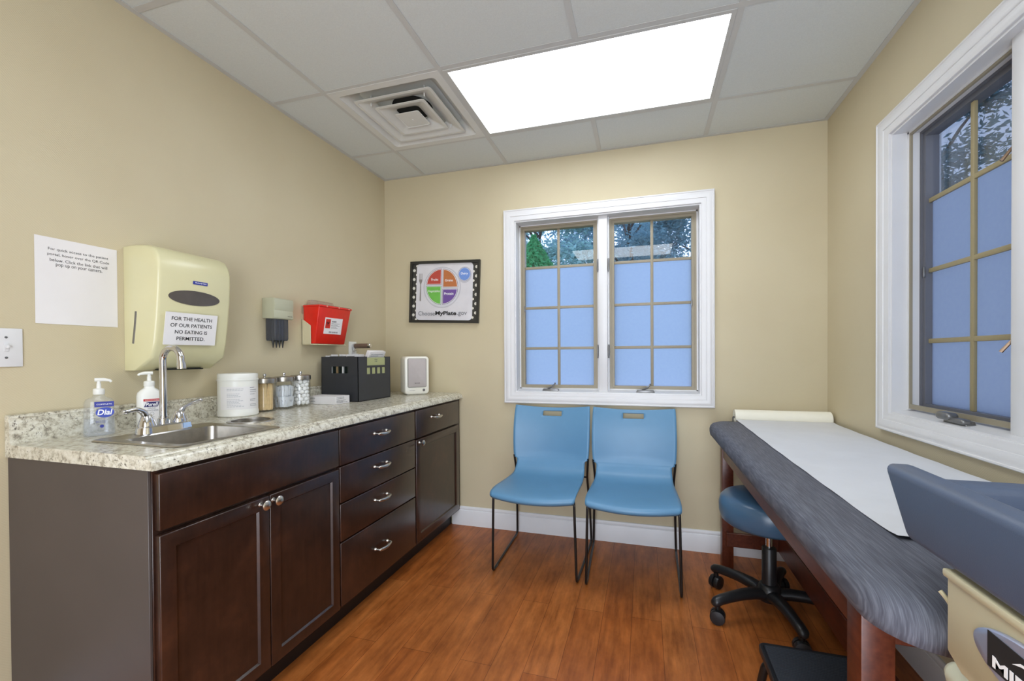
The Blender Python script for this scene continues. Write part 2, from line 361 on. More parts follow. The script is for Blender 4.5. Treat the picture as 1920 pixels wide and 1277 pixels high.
# ceiling: slab over the tiles, each tile and the grid as parts
ceil = struct('ceiling', B(-TH, W + TH, YR - TH, TH, H + .1, H + .16), TILE)
g = NB(); fl = .012
cols = [GX + i * T for i in range(0, 4)]; rows = [GY + j * T for j in range(-4, 2)]
lights = {(1, 0), (2, 0), (1, -3), (2, -3)}; vent = (0, 0)
for i, x in enumerate(cols):
    if i == 2:
        segs = [(YR, rows[1]), (rows[2], rows[4]), (rows[5], 0)]
        segs = [(YR, GY - 3 * T), (GY - 2 * T, GY), (GY + T, 0)]
    else: segs = [(YR, 0)]
    for a, b in segs: box(g, x - fl, x + fl, a, b, H - .001, H + .0015); box(g, x - .001, x + .001, a, b, H, H + .03)
for y in rows: box(g, 0, W, y - fl, y + fl, H - .0006, H + .0012); box(g, 0, W, y - .001, y + .001, H, H + .03)
box(g, 0, .022, YR, 0, H - .0012, H + .001); box(g, W - .022, W, YR, 0, H - .0012, H + .001); box(g, 0, W, -.022, 0, H - .0014, H + .001); box(g, 0, W, YR, YR + .022, H - .0014, H + .001)
obj('ceiling_grid', g, GRID, ceil)
xs_ = [0] + cols + [W]; ys_ = [YR] + rows + [0]
for i in range(len(xs_) - 1):
    for j in range(len(ys_) - 1):
        ci, rj = i - 1, j - 5
        if (ci, rj) in lights or (ci, rj) == vent: continue
        obj('ceiling_tile', B(xs_[i] + .002, xs_[i + 1] - .002, ys_[j] + .002, ys_[j + 1] - .002, H + .002, H + .017), TILE, ceil)
# ------------------------------------------------------------------ troffers
def troffer(yc, label):
    x0, x1 = GX + T, GX + 3 * T; y0, y1 = yc, yc + T
    t = thing('ceiling_light', label, 'ceiling light', ((x0 + x1) / 2, (y0 + y1) / 2, H))
    e = .013; f = .017
    def R_(a): return [(x0 + a, y0 + a), (x1 - a, y0 + a), (x1 - a, y1 - a), (x0 + a, y1 - a)]
    obj('frame', plate(NB(), R_(e), [R_(e + f)], 'z', H - .0035, H + .02), GRID, t)
    obj('diffuser', B(x0 + e + f - .001, x1 - e - f + .001, y0 + e + f - .001, y1 - e - f + .001, H + .001, H + .006), LIGHT, t)
    obj('housing', B(x0 + e, x1 - e, y0 + e, y1 - e, H + .021, H + .09), GRID, t)
troffer(GY, 'lit rectangular ceiling light panel beside the square air vent')
troffer(GY - 3 * T, 'lit ceiling light panel near the rear wall, mirrored in the back window glass')
# ------------------------------------------------------------------ vent
def vent_build():
    x0, y0 = GX, GY; cx, cy = x0 + T / 2, y0 + T / 2
    t = thing('air_vent', 'square white louvred air vent set in the ceiling beside the light panel', 'vent', (cx, cy, H))
    def sq(h, r=.012): return rrect(cx - h, cx + h, cy - h, cy + h, r, 4)
    def ring(h0, z0, h1, z1, th=.0015, r0=.012, r1=.012):   # sloping skirt
        a = [(x, y, z0) for x, y in sq(h0, r0)]; b = [(x, y, z1) for x, y in sq(h1, r1)]
        c = [(x, y, z1 + th) for x, y in sq(h1 - .001, r1)]; d = [(x, y, z0 + th) for x, y in sq(h0 - .002, r0)]
        return loft(NB(), [a, b, c, d, a], False, False)
    bm = plate(NB(), sq(.298, .003), [sq(.262, .02)], 'z', H - .002, H + .002)
    merge(bm, ring(.262, H + .0, .205, H + .050, r0=.02, r1=.05)); obj('face_panel', bm, VENTM, t)
    for h, z, d, hi in ((.213, H - .006, .026, .136), (.142, H - .010, .024, .066)):
        bm = plate(NB(), sq(h, .016), [sq(h - .014, .014)], 'z', z, z + .002)
        merge(bm, ring(h - .014, z + .001, hi, z + d, r0=.014, r1=.02)); obj('louvre', bm, VENTM, t)
    bm = NB(); loft(bm, [[(x, y, H - .014) for x, y in sq(.070, .010)], [(x, y, H - .016) for x, y in sq(.066, .010)], [(x, y, H - .010) for x, y in sq(.06, .01)]][::-1]); lathe(bm, [(.004, H - .018), (.004, H - .012)], (cx, cy, 0), 12)
    obj('centre_plate', bm, VENTM, t)
    bm = lathe(NB(), [(.105, H + .0505), (.105, H + .0515)], (cx, cy, 0), 40); obj('duct', bm, DARK, t)
    bm = B(x0 + .012, x0 + T - .012, y0 + .012, y0 + T - .012, H + .052, H + .054); obj('back_pan', bm, VENTM, t)
    for sx in (-1, 1):
        for sy in (-1, 1): obj('strut', tube(NB(), [(cx + sx * .15, cy + sy * .15, H - .004), (cx + sx * .15, cy + sy * .15, H + .05)], .004, 8), VENTM, t)
vent_build()

# ------------------------------------------------------------------ windows
def casing(bm, u0, u1, z0, z1, mx):
    # moulded profile (distance inward, projection)
    pr = [(0, 0), (0, .020), (.003, .0225), (.008, .0225), (.010, .0195), (.013, .0195), (.017, .021), (.030, .0205), (.038, .0165), (.043, .0165), (.0445, .0135), (.050, .0135), (.058, .0105), (.066, .0095), (.0705, .0095), (CW, .008), (CW, 0)]
    loops = []
    for d, p in pr: loops.append([(u0 + d, -p, z0 + d), (u1 - d, -p, z0 + d), (u1 - d, -p, z1 - d), (u0 + d, -p, z1 - d)])
    return loft(bm, loops + [loops[0]], False, False, mx)
def window(name, w_, mx, screens, n_out):
    u0, u1, z0, z1 = w_['u0'], w_['u1'], w_['z0'], w_['z1']
    a, b, c, d = u0 + CW - .004, u1 - CW + .004, z0 + CW - .004, z1 - CW + .004; um = (a + b) / 2
    bm = casing(NB(), u0, u1, z0, z1, mx); j = .012
    box(bm, a, a + j, 0, TH, c, d, mx=mx); box(bm, b - j, b, 0, TH, c, d, mx=mx); box(bm, a + j, b - j, 0, TH, d - j, d, mx=mx)
    prism(bm, [(0, c), (0, c + .010), (.088, c + .022), (.088, c + .028), (TH, c + .028), (TH, c)], 'x', a + j, b - j, mx=mx)
    box(bm, a + j, a + j + .009, .05 if screens else .088, TH - .01, c + .02, d - j, mx=mx); box(bm, b - j - .009, b - j, .05 if screens else .088, TH - .01, c + .02, d - j, mx=mx); box(bm, a + j, b - j, .05 if screens else .088, TH - .01, d - j - .008, d - j, mx=mx)
    win = struct(name, bm, WHITE)
    bm = NB(); box(bm, um - .028, um + .028, .030, TH, c + .012, d - j + .001, .003, 2, mx); box(bm, um - .038, um + .038, .060, TH - .01, c + .015, d - j, .003, 2, mx)
    obj('mullion', bm, WHITE, win)
    zb, zt = c + .026, d - j - .004
    for k, (sa, sb) in enumerate(((a + j + .005, um - .036), (um + .036, b - j - .005))):
        fw, fb = .030, .022
        bm = plate(NB(), [(sa, zb), (sb, zb), (sb, zt), (sa, zt)], [[(sa + fw, zb + fb), (sb - fw, zb + fb), (sb - fw, zt - .030), (sa + fw, zt - .030)]], 'y', .092, .135, mx)
        plate(bm, [(sa + .002, zb + .002), (sb - .002, zb + .002), (sb - .002, zt - .002), (sa + .002, zt - .002)], [[(sa + .013, zb + .01), (sb - .013, zb + .01), (sb - .013, zt - .013), (sa + .013, zt - .013)]], 'y', .086, .093, mx)
        sash = obj('sash', bm, DIMSASH if screens else TAUPE, win)
        gu0, gu1, gz0, gz1 = sa + fw, sb - fw, zb + fb, zt - .030; uc = (gu0 + gu1) / 2; r4 = [gz0 + (gz1 - gz0) * q for q in (.235, .497, .757)]
        bm = box(NB(), uc - .009, uc + .009, .100, .112, gz0, gz1, .003, 2, mx)
        for z in r4: box(bm, gu0, gu1, .101, .111, z - .009, z + .009, .003, 2, mx)
        obj('muntin_bars', bm, OLIVE if screens else TAUPE, sash)
        obj('clear_pane', B(gu0 - .005, gu1 + .005, .114, .117, r4[2], gz1 + .005, mx=mx), GLASS, sash)
        obj('frosted_pane', B(gu0 - .005, gu1 + .005, .1145, .1165, gz0 - .005, r4[2], mx=mx), FILM, sash, label='frosted lower glass')
        # crank operator on the sill
        cu = sa + (sb - sa) * (.42 if not screens else .62); t_ = obj('crank_operator', prism(NB(), [(cu - .055, c + .012), (cu + .055, c + .012), (cu + .05, c + .027), (cu - .05, c + .027)], 'y', .018, .046, .003, 2, mx), GREYM, win)
        bm = tube(NB(), fillet([mx @ Vector((cu - .02, .03, c + .028)), mx @ Vector((cu + .01, .022, c + .04)), mx @ Vector((cu + .028, .03, c + .06)), mx @ Vector((cu + .03, .03, c + .066))], .01), .005, 8)
        if screens: bm = box(NB(), cu - .060, cu + .005, -.004, .032, c + .022, c + .048, .011, 3, mx); box(bm, cu - .01, cu + .06, .004, .034, c + .016, c + .034, .009, 3, mx)
        obj('crank_handle', bm, GREYM, t_)
        # lock levers beside the mullion
        lu = um - .034 if k == 0 else um + .034
        for z in (1.742, 1.195):
            if screens:
                bm = tube(NB(), [mx @ Vector(q) for q in ((lu, .058, z + .04), (lu, .040, z + .005), (lu - .012 * (1 if k == 0 else -1), .020, z - .03))], [.004, .004, .005], 8)
            else:
                bm = box(NB(), lu - .005, lu + .005, .040, .060, z - .035, z + .035, .002, 2, mx); box(bm, lu - .004, lu + .004, .026, .042, z - .05, z + .03, .003, 2, mx)
            obj('sash_lock', bm, BRONZE if screens else GREYM, win)
        if screens:
            bm = plate(NB(), [(sa, zb), (sb, zb), (sb, zt), (sa, zt)], [[(sa + .012, zb + .018), (sb - .012, zb + .018), (sb - .012, zt - .012), (sa + .012, zt - .012)]], 'y', .052, .060, mx)
            sc = obj('inner_frame', bm, TAUPE, win); obj('screen_mesh', B(sa + .003, sb - .003, .1365, .1371, zb + .003, zt - .003, mx=mx), SCREEN, sash)
        ms = B((gu0 if k == 0 else gu1) - .004, (gu0 if k == 0 else gu1) + .004, .084, .092, 1.46, 1.50, .002, 2, mx); obj('sash_clip', ms, GREYM, sash)
window('window_1', WB, MB_, False, 1)
window('window_2', WR, MR_, True, 1)

# ================================================================== OUTSIDE
gr = obj('ground_outside', B(-25, 30, .3, 30, -.5, -.35), mat('grass', '44603a', .95, var=.3, vs=3)); gr['kind'] = 'structure'
def tree(name, label, x, y, h, rad, seed, m, bark, n=5200, leaf=.07, z0=-.35, cone=False, blobs=26):
    rnd = random.Random(seed); t = thing(name, label, 'tree', (x, y, z0), group=None)
    bm = tube(NB(), spline([(x, y, z0), (x + rnd.uniform(-.1, .1), y, z0 + h * .3), (x + rnd.uniform(-.3, .3), y, z0 + h * .62), (x, y, z0 + h * .92)], 4), [max(.02, .17 * (1 - i / 13)) for i in range(13)], 8)
    bl = []
    for k in range(blobs):
        a = rnd.uniform(0, 2 * pi); q = rnd.random(); zz = z0 + h * (.30 + .68 * q); rr = rad * (1 - q * .35) * math.sqrt(rnd.uniform(.12, 1))
        bl.append((x + rr * cos(a), y + rr * sin(a), zz, rad * rnd.uniform(.16, .34)))
        if not cone and k % 2 == 0:
            tube(bm, spline([(x, y, zz - h * .16), (x + rr * .5 * cos(a), y + rr * .5 * sin(a), zz - h * .06), (bl[-1][0], bl[-1][1], zz)], 3), [.05, .04, .035, .03, .022, .016, .01], 5)
    obj('trunk', bm, bark, t)
    vs = []; fs = []
    for i in range(n):
        if cone:
            q = rnd.random() ** 1.3; a = rnd.uniform(0, 2 * pi); rr = rad * (1 - q) * rnd.uniform(.75, 1.05); c = Vector((x + rr * cos(a), y + rr * sin(a), z0 + .15 + h * q))
        else:
            bx, by, bz, br = bl[int(rnd.random() * len(bl))]; d = Vector((rnd.gauss(0, 1), rnd.gauss(0, 1), rnd.gauss(0, .6))); d = d.normalized() * br * rnd.uniform(.2, 1.1); c = Vector((bx, by, bz)) + d
        u = Vector((rnd.gauss(0, 1), rnd.gauss(0, 1), rnd.gauss(0, .5))).normalized(); v = u.cross(Vector((rnd.gauss(0, 1), rnd.gauss(0, 1), rnd.gauss(0, 1)))).normalized(); s_ = leaf * rnd.uniform(.6, 1.5)
        k = len(vs); vs += [c - u * s_ - v * s_ * .1, c - v * s_ * .38, c + u * s_, c + v * s_ * .38]; fs.append((k, k + 1, k + 2, k + 3))
    me = bpy.data.meshes.new('foliage'); inv = wm(t).inverted(); me.from_pydata([inv @ a for a in vs], [], fs); me.materials.append(m)
    o = bpy.data.objects.new('foliage', me); C.collection.objects.link(o); o.parent = t
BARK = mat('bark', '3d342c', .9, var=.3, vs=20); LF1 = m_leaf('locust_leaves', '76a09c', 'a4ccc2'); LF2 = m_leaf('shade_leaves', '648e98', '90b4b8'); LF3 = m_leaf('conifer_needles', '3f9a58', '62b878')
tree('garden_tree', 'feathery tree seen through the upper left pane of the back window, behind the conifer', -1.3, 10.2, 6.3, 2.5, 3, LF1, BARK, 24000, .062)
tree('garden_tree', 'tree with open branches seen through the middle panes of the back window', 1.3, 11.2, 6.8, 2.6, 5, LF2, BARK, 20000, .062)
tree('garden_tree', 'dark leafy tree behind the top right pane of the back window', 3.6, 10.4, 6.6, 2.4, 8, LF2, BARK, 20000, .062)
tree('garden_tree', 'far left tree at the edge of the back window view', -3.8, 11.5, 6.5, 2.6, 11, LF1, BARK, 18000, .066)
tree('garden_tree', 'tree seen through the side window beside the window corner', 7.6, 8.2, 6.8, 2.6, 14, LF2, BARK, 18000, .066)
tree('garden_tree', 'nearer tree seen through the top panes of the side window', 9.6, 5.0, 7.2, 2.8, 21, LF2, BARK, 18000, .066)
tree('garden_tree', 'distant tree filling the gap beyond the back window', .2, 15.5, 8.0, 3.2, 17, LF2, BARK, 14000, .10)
tree('conifer', 'small bright green conifer in the lower corner of the left clear pane', -.56, 6.6, 4.05, 2.5, 31, LF3, BARK, 20000, .05, cone=True)

# ================================================================== CABINETS
XF = .600
def panel(bm, y0, y1, z0, z1, inset=None):
    t = NB(); x0 = XF - .020; bmesh.ops.create_cube(t, size=1)
    for v in t.verts: v.co = Vector((x0 + (v.co.x + .5) * .02, (y0 + y1) / 2 + v.co.y * (y1 - y0), (z0 + z1) / 2 + v.co.z * (z1 - z0)))
    bev(t, .0035, 3)
    if inset:
        f = max((f for f in t.faces if f.normal.x > .9), key=lambda f: f.calc_area())
        bmesh.ops.inset_individual(t, faces=[f], thickness=inset); bmesh.ops.inset_individual(t, faces=[f], thickness=.007, depth=-.007)
    return merge(bm, t)
def knob(y, z, par):
    m = Matrix.Translation((XF, y, z)) @ Matrix.Rotation(pi / 2, 4, 'Y')
    obj('knob', lathe(NB(), [(.008, 0), (.0055, .004), (.005, .014), (.010, .019), (.0155, .023), (.016, .027), (.012, .031), (.004, .033)], n=20, mx=m), NICKEL, par)
def pull(y, z, par):
    bm = tube(NB(), spline([(XF, y - .048, z), (XF + .020, y - .047, z), (XF + .026, y - .040, z - .002), (XF + .031, y, z - .004), (XF + .026, y + .040, z - .002), (XF + .020, y + .047, z), (XF, y + .048, z)], 6), [.0042] * 8 + [.0045, .005, .0058, .0065, .007, .0075, .008, .008, .008, .008, .008, .0078, .0075, .007, .0065, .0058, .005, .0045] + [.0042] * 11, 10)
    for s_ in (-1, 1): lathe(bm, [(.008, 0), (.007, .005), (.005, .008)], n=14, mx=Matrix.Translation((XF, y + s_ * .048, z)) @ Matrix.Rotation(pi / 2, 4, 'Y'))
    obj('handle', bm, NICKEL, par)
def carcass(y0, y1, par, end=False):
    bm = B(.004, .560, y0, y1, .105, .122); box(bm, .004, .010, y0, y1, .1221, .872); box(bm, .010, .560, y0, y0 + .016, .1221, .872); box(bm, .010, .560, y1 - .016, y1, .1221, .872); box(bm, .5605, .5795, y0, y1, .105, .872, .001, 1); obj('carcass', bm, WOOD, par)
    obj('toe_kick', B(.004, .515, y0, y1, .0, .104), TOE, par)
cab = thing('base_cabinet', 'dark sink base cabinet with two panelled doors and grey-brown end panel', 'cabinet', (.3, -1.58, 0))
carcass(-1.925, -1.2385, cab)
obj('end_panel', B(.003, .578, -1.933, -1.9255, .0, .872, .001, 1), ENDP, cab, label='plain grey-brown laminate end panel')
obj('false_drawer_front', panel(NB(), -1.921, -1.2415, .712, .862), WOOD, cab)
for a, b, ky in ((-1.921, -1.5825, -1.617), (-1.5795, -1.2415, -1.567)):
    dd = obj('door', panel(NB(), a, b, .120, .700, .052), WOOD, cab); knob(ky, .680, dd)
cab = thing('base_cabinet', 'dark middle base cabinet with a stack of four drawers', 'cabinet', (.3, -.93, 0))
carcass(-1.238, -.6265, cab)
for z0, z1 in ((.711, .862), (.556, .706), (.395, .551), (.126, .389)):
    dd = obj('drawer', panel(NB(), -1.2345, -.6345, z0, z1), WOOD, cab); pull(-.955, {.711: .805, .556: .650, .395: .495, .126: .265}[z0], dd)
cab = thing('base_cabinet', 'dark base cabinet in the corner with one drawer over one door', 'cabinet', (.3, -.31, 0))
carcass(-.626, -.003, cab)
dd = obj('drawer', panel(NB(), -.620, -.060, .711, .862), WOOD, cab); pull(-.400, .806, dd)
dd = obj('door', panel(NB(), -.620, -.060, .128, .700, .055), WOOD, cab); knob(-.618 + .03, .681, dd)
# ------------------------------------------------------------------ countertop
SK = (.190, .557, -1.846, -1.482)      # sink outline
RC = (.300, -1.383)
ct = NB(); YC0, YC1 = -1.938, -.002
plate(ct, [(.045, YC0), (.568, YC0), (.568, YC1), (.045, YC1)], [rrect(SK[0] + .012, SK[1] - .012, SK[2] + .012, SK[3] - .012, .02)[::-1], circ(RC[0], RC[1], .068)[::-1]], 'z', .8735, CT)
nose = [(.568, .8735), (.568, CT), (.574, CT), (.5785, .9075), (.5805, .9045), (.584, .9035), (.589, .903), (.594, .900), (.5985, .894), (.602, .886), (.6035, .879), (.6035, .8735)]
prism(ct, nose, 'y', YC0, YC1)
prism(ct, [(.002, .8735), (.002, .992), (.005, .996), (.014, .9965), (.020, .993), (.0215, .988), (.0195, .984), (.0195, .979), (.023, .974), (.0235, .969), (.0225, .935), (.0240, .921), (.0265, .913), (.0310, CT), (.045, .9085), (.045, .8735)], 'y', YC0, YC1)
tag(recentre(obj('countertop', ct, GRAN, smooth=25)), 'speckled cream and grey laminate countertop with backsplash running along the left wall', 'countertop')
# ------------------------------------------------------------------ sink
sk = thing('sink', 'small square stainless steel drop-in sink in the counter', 'sink', (.37, -1.665, CT))
bx = (.268, .532, -1.806, -1.518)
def lp(x0, x1, y0, y1, r, z): return [(x, y, z) for x, y in rrect(x0, x1, y0, y1, r, 5)]
q = lambda e: (bx[0] - e, bx[1] + e, bx[2] - e, bx[3] + e)
s_out = lambda e, z: lp(SK[0] + e, SK[1] - e, SK[2] + e, SK[3] - e, .022, z)
bm = loft(NB(), [s_out(.001, CT + .0005), s_out(0, CT + .002), s_out(.004, CT + .005), s_out(.010, CT + .0035), lp(*q(.006), .03, CT + .0035), lp(*q(0), .03, CT + .001), lp(*q(-.006), .035, CT - .08), lp(*q(-.014), .04, CT - .14), lp(*q(-.04), .04, CT - .155), lp(*q(-.11), .02, CT - .157), lp(*q(-.11), .02, CT - .159), lp(*q(-.04), .04, CT - .157), lp(*q(-.012), .04, CT - .142), lp(*q(-.004), .035, CT - .08), s_out(.0135, CT - .001), s_out(.0135, CT + .0004), s_out(.001, CT + .0005)], False, False)
obj('basin', bm, STEEL, sk); obj('drain', lathe(NB(), [(.02, CT - .1575), (.024, CT - .155), (.04, CT - .154), (.043, CT - .157)], (.4, -1.66, 0), 24), CHROME, sk)
# ------------------------------------------------------------------ faucet
fz = CT + .004; fx, fy = .224, -1.655
fa = thing('faucet', 'chrome two-handle gooseneck faucet on the sink deck', 'faucet', (fx, fy, fz))
bm = NB(); e0 = [(x, y, fz) for x, y in rrect(fx - .030, fx + .030, fy - .082, fy + .082, .029, 8)]; e1 = [(x, y, fz + .020) for x, y in rrect(fx - .027, fx + .027, fy - .079, fy + .079, .026, 8)]; e2 = [(x, y, fz + .0245) for x, y in rrect(fx - .022, fx + .022, fy - .074, fy + .074, .021, 8)]
loft(bm, [e0, e1, e2]); obj('base_plate', bm, CHROME, fa)
bm = lathe(NB(), [(.017, fz + .024), (.0165, fz + .042), (.013, fz + .044), (.013, fz + .05)], (fx, fy, 0), 20)
ar = [(fx + .042 - .042 * cos(a), fy, 1.155 + .042 * sin(a)) for a in [pi * i / 14 for i in range(15)]]
tube(bm, [(fx, fy, fz + .045)] + ar + [(fx + .086, fy, 1.143)], .0108, 16)
tube(bm, [(fx + .086, fy, 1.146), (fx + .0875, fy, 1.126)], .0128, 16); obj('spout', bm, CHROME, fa)
for s_ in (-1, 1):
    hy = fy + s_ * .051; bm = lathe(NB(), [(.0245, fz + .022), (.0245, fz + .027), (.021, fz + .038), (.0165, fz + .053), (.011, fz + .062), (.003, fz + .066)], (fx, hy, 0), 24)
    tip = [(fx, hy, fz + .050), (fx + .002, hy + s_ * .012, fz + .070), (fx + .006, hy + s_ * .034, fz + .082), (fx + .008, hy + s_ * .058, fz + .084 + (0.006 if s_ > 0 else -.004)), (fx + .009, hy + s_ * .074, fz + .086 + (.008 if s_ > 0 else -.008))]
    tube(bm, spline(tip, 4), [.012, .0115, .011, .0105, .010, .0092, .0085, .0082, .008, .0078, .0076, .0076, .0078, .008, .0082, .008, .006], 12); obj('lever_handle', bm, CHROME, fa)
bm = poly(NB(), (fx + .0292, fy + .058, fz + .012), (0, 1, 0), (-.12, 0, 1), [(-.014, -.009), (.015, -.009), (.012, .009), (-.013, .009)]); obj('sticker', bm, mat('sticker_blue', 'a9c4ea', .5), fa, label='small blue and white sticker')
# ------------------------------------------------------------------ ring in the counter
rg = thing('waste_chute_ring', 'round stainless waste ring let into the counter behind the sink', 'waste chute', (RC[0], RC[1], CT))
obj('rim', lathe(NB(), [(.082, CT + .0004), (.081, CT + .003), (.074, CT + .0045), (.067, CT + .003), (.0655, CT - .04), (.064, CT - .06), (.0630, CT - .06), (.0625, CT), (.064, CT + .0004)], (RC[0], RC[1], 0), 48, cap0=False, cap1=False), STEEL, rg)
obj('liner', lathe(NB(), [(.0622, CT - .012), (.058, CT - .030), (.004, CT - .034)], (RC[0], RC[1], 0), 32, cap0=False), STEEL, rg)

# ================================================================== COUNTER ITEMS
CZ = CT + .0005
cam_r = lambda x, y: Vector((1.8069 - x, -2.7198 - y, 0)).normalized()      # direction towards the middle of the room's near side
def face_frame(x, y, yaw=0):
    n = Matrix.Rotation(yaw, 3, 'Z') @ cam_r(x, y); return n, Vector((-n.y, n.x, 0))
def wrap_label(name, cx, cy, r, z0, z1, a0, a1, m, par, off=.0006, sx=1, sy=1, n=14, label=None, rot=0):
    bm = NB(); t = NB(); g_ = []
    for i in range(n + 1):
        a = a0 + (a1 - a0) * i / n; d = Vector((cos(a) * (r + off) * sx, sin(a) * (r + off) * sy)); d2 = Vector((cos(a) * (r + off * .3) * sx, sin(a) * (r + off * .3) * sy))
        d = Matrix.Rotation(rot, 2) @ d; d2 = Matrix.Rotation(rot, 2) @ d2
        g_.append([t.verts.new((cx + d.x, cy + d.y, z0)), t.verts.new((cx + d.x, cy + d.y, z1)), t.verts.new((cx + d2.x, cy + d2.y, z1)), t.verts.new((cx + d2.x, cy + d2.y, z0))])
    for a, b in zip(g_, g_[1:]):
        for k in range(4): t.faces.new((a[k], b[k], b[(k + 1) % 4], a[(k + 1) % 4]))
    t.faces.new(g_[0]); t.faces.new(g_[-1][::-1]); merge(bm, t); return obj(name, bm, m, par, label)
def pump(par, cx, cy, z, d, m, sc=1):
    bm = lathe(NB(), [(.0135 * sc, z), (.0145 * sc, z + .002), (.0145 * sc, z + .016), (.012 * sc, z + .019), (.006 * sc, z + .021), (.0055 * sc, z + .036), (.0045 * sc, z + .037), (.0045 * sc, z + .045)], (cx, cy, 0), 20)
    p = Vector((cx, cy, z + .048)); d = Vector(d); tube(bm, [p - d * .010, p + d * .012, p + d * .026 - Vector((0, 0, .003)), p + d * .030 - Vector((0, 0, .008))], [.0065, .006, .0045, .004], 10)
    obj('pump', bm, m, par)
# clear hand soap
sx_, sy_ = .090, -1.760; n_, r_ = face_frame(sx_, sy_); ang = math.atan2(r_.y, r_.x)
so = thing('soap_bottle', 'clear pump bottle of hand soap with a blue label, left of the faucet', 'soap bottle', (sx_, sy_, CZ))
mrot = Matrix.Translation((sx_, sy_, 0)) @ Matrix.Rotation(ang, 4, 'Z')
def ov(a, b, z, n=28): return [(a * cos(2 * pi * i / n) * (abs(cos(2 * pi * i / n)) ** -.28 if abs(cos(2 * pi * i / n)) > 1e-3 else 1), b * sin(2 * pi * i / n) * (abs(sin(2 * pi * i / n)) ** -.28 if abs(sin(2 * pi * i / n)) > 1e-3 else 1), z) for i in range(n)]
obj('bottle', loft(NB(), [ov(.036, .022, CZ), ov(.039, .025, CZ + .006), ov(.037, .024, CZ + .06), ov(.035, .023, CZ + .110), ov(.031, .020, CZ + .119), ov(.016, .015, CZ + .126), ov(.0135, .0135, CZ + .134)], mx=mrot), CLEARP, so)
obj('liquid_soap', loft(NB(), [ov(.034, .020, CZ + .003), ov(.0365, .0225, CZ + .008), ov(.035, .022, CZ + .055)], mx=mrot), glassy('soap_liquid', (.93, .95, .99, 1), .07, 'd4dae6'), so)
pump(so, sx_, sy_, CZ + .134, r_, MILK)
off = n_ * .0262; cc = Vector((sx_, sy_, 0)) + off + r_ * .012
obj('label', card(NB(), cc + Vector((0, 0, CZ + .103)), r_, (0, 0, 1), .046, .017), BLUEINK, so)
obj('logo', poly(NB(), cc + Vector((0, 0, CZ + .076)) + r_ * .0015, r_, (0, 0, 1), circ(0, 0, .022, .0165, 24)), mat('logo_blue', '3447a8', .5), so)
text('lettering', 'Dial', WINK, so, cc + n_ * .0006 + Vector((0, 0, CZ + .077)) + r_ * .0015, r_, (0, 0, 1), .036, .018, bold=.02, shear=.2)
text('lettering', 'COMPLETE', WINK, so, cc + n_ * .0006 + Vector((0, 0, CZ + .103)), r_, (0, 0, 1), .036, .004)
bm = lines(NB(), cc - r_ * .02 + Vector((0, 0, CZ)), r_, (0, 0, 1), .036, (.048, .044), .0013, 4); obj('printed_text', bm, BLUEINK, so); bm = poly(NB(), cc - r_ * .006 + Vector((0, 0, CZ + .032)), r_, (0, 0, 1), circ(0, 0, .005, n=16)); obj('printed_mark', bm, BLUEINK, so)
# sanitizer
px_, py_ = .082, -1.606; n_, r_ = face_frame(px_, py_, .1); ang = math.atan2(r_.y, r_.x)
so = thing('sanitizer_bottle', 'white pump bottle of hand sanitizer with red and blue label, behind the faucet', 'sanitizer bottle', (px_, py_, CZ))
mrot = Matrix.Translation((px_, py_, 0)) @ Matrix.Rotation(ang, 4, 'Z')
obj('bottle', loft(NB(), [ov(.032, .021, CZ), ov(.036, .024, CZ + .006), ov(.036, .024, CZ + .115), ov(.033, .023, CZ + .128), ov(.024, .019, CZ + .138), ov(.0155, .0155, CZ + .144), ov(.0145, .0145, CZ + .150)], mx=mrot), MILK, so)
pump(so, px_, py_, CZ + .150, -r_, MILK, 1.1)
cc = Vector((px_, py_, 0)) + n_ * .0252 + r_ * .004
obj('label', card(NB(), cc + Vector((0, 0, CZ + .062)), r_, (0, 0, 1), .046, .088), PAPER, so)
obj('red_band', card(NB(), cc + n_ * .0004 + Vector((0, 0, CZ + .1015)), r_, (0, 0, 1), .046, .008), REDINK, so)
text('lettering', 'ADVANCED', WINK, so, cc + n_ * .001 + Vector((0, 0, CZ + .1015)), r_, (0, 0, 1), .038, .003)
obj('logo', poly(NB(), cc + n_ * .0004 + Vector((0, 0, CZ + .086)), r_, (0, 0, 1), [(-.022, -.009), (.016, -.009), (.022, .009), (-.014, .009)]), mat('logo_navy', '26255e', .5), so)
text('lettering', 'Purell', WINK, so, cc + n_ * .001 + Vector((0, 0, CZ + .086)), r_, (0, 0, 1), .034, .013, bold=.015, shear=.25)
text('lettering', 'HAND\nSANITIZER', GREYINK, so, cc + n_ * .0006 + Vector((0, 0, CZ + .068)), r_, (0, 0, 1), .036, .013)
bm = plate(NB(), circ(0, 0, .006, n=20), [circ(0, 0, .0052, n=20)[::-1]], 'z', 0, .0003, mx=Matrix.Translation(cc + n_ * .0006 + Vector((0, 0, CZ + .052))) @ Matrix((r_, Vector((0, 0, 1)), n_)).transposed().to_4x4()); lines(bm, cc + n_ * .0005 - r_ * .018 + Vector((0, 0, CZ)), r_, (0, 0, 1), .034, (.04, .034, .028), .0013, 9); obj('printed_text', bm, GREYINK, so)
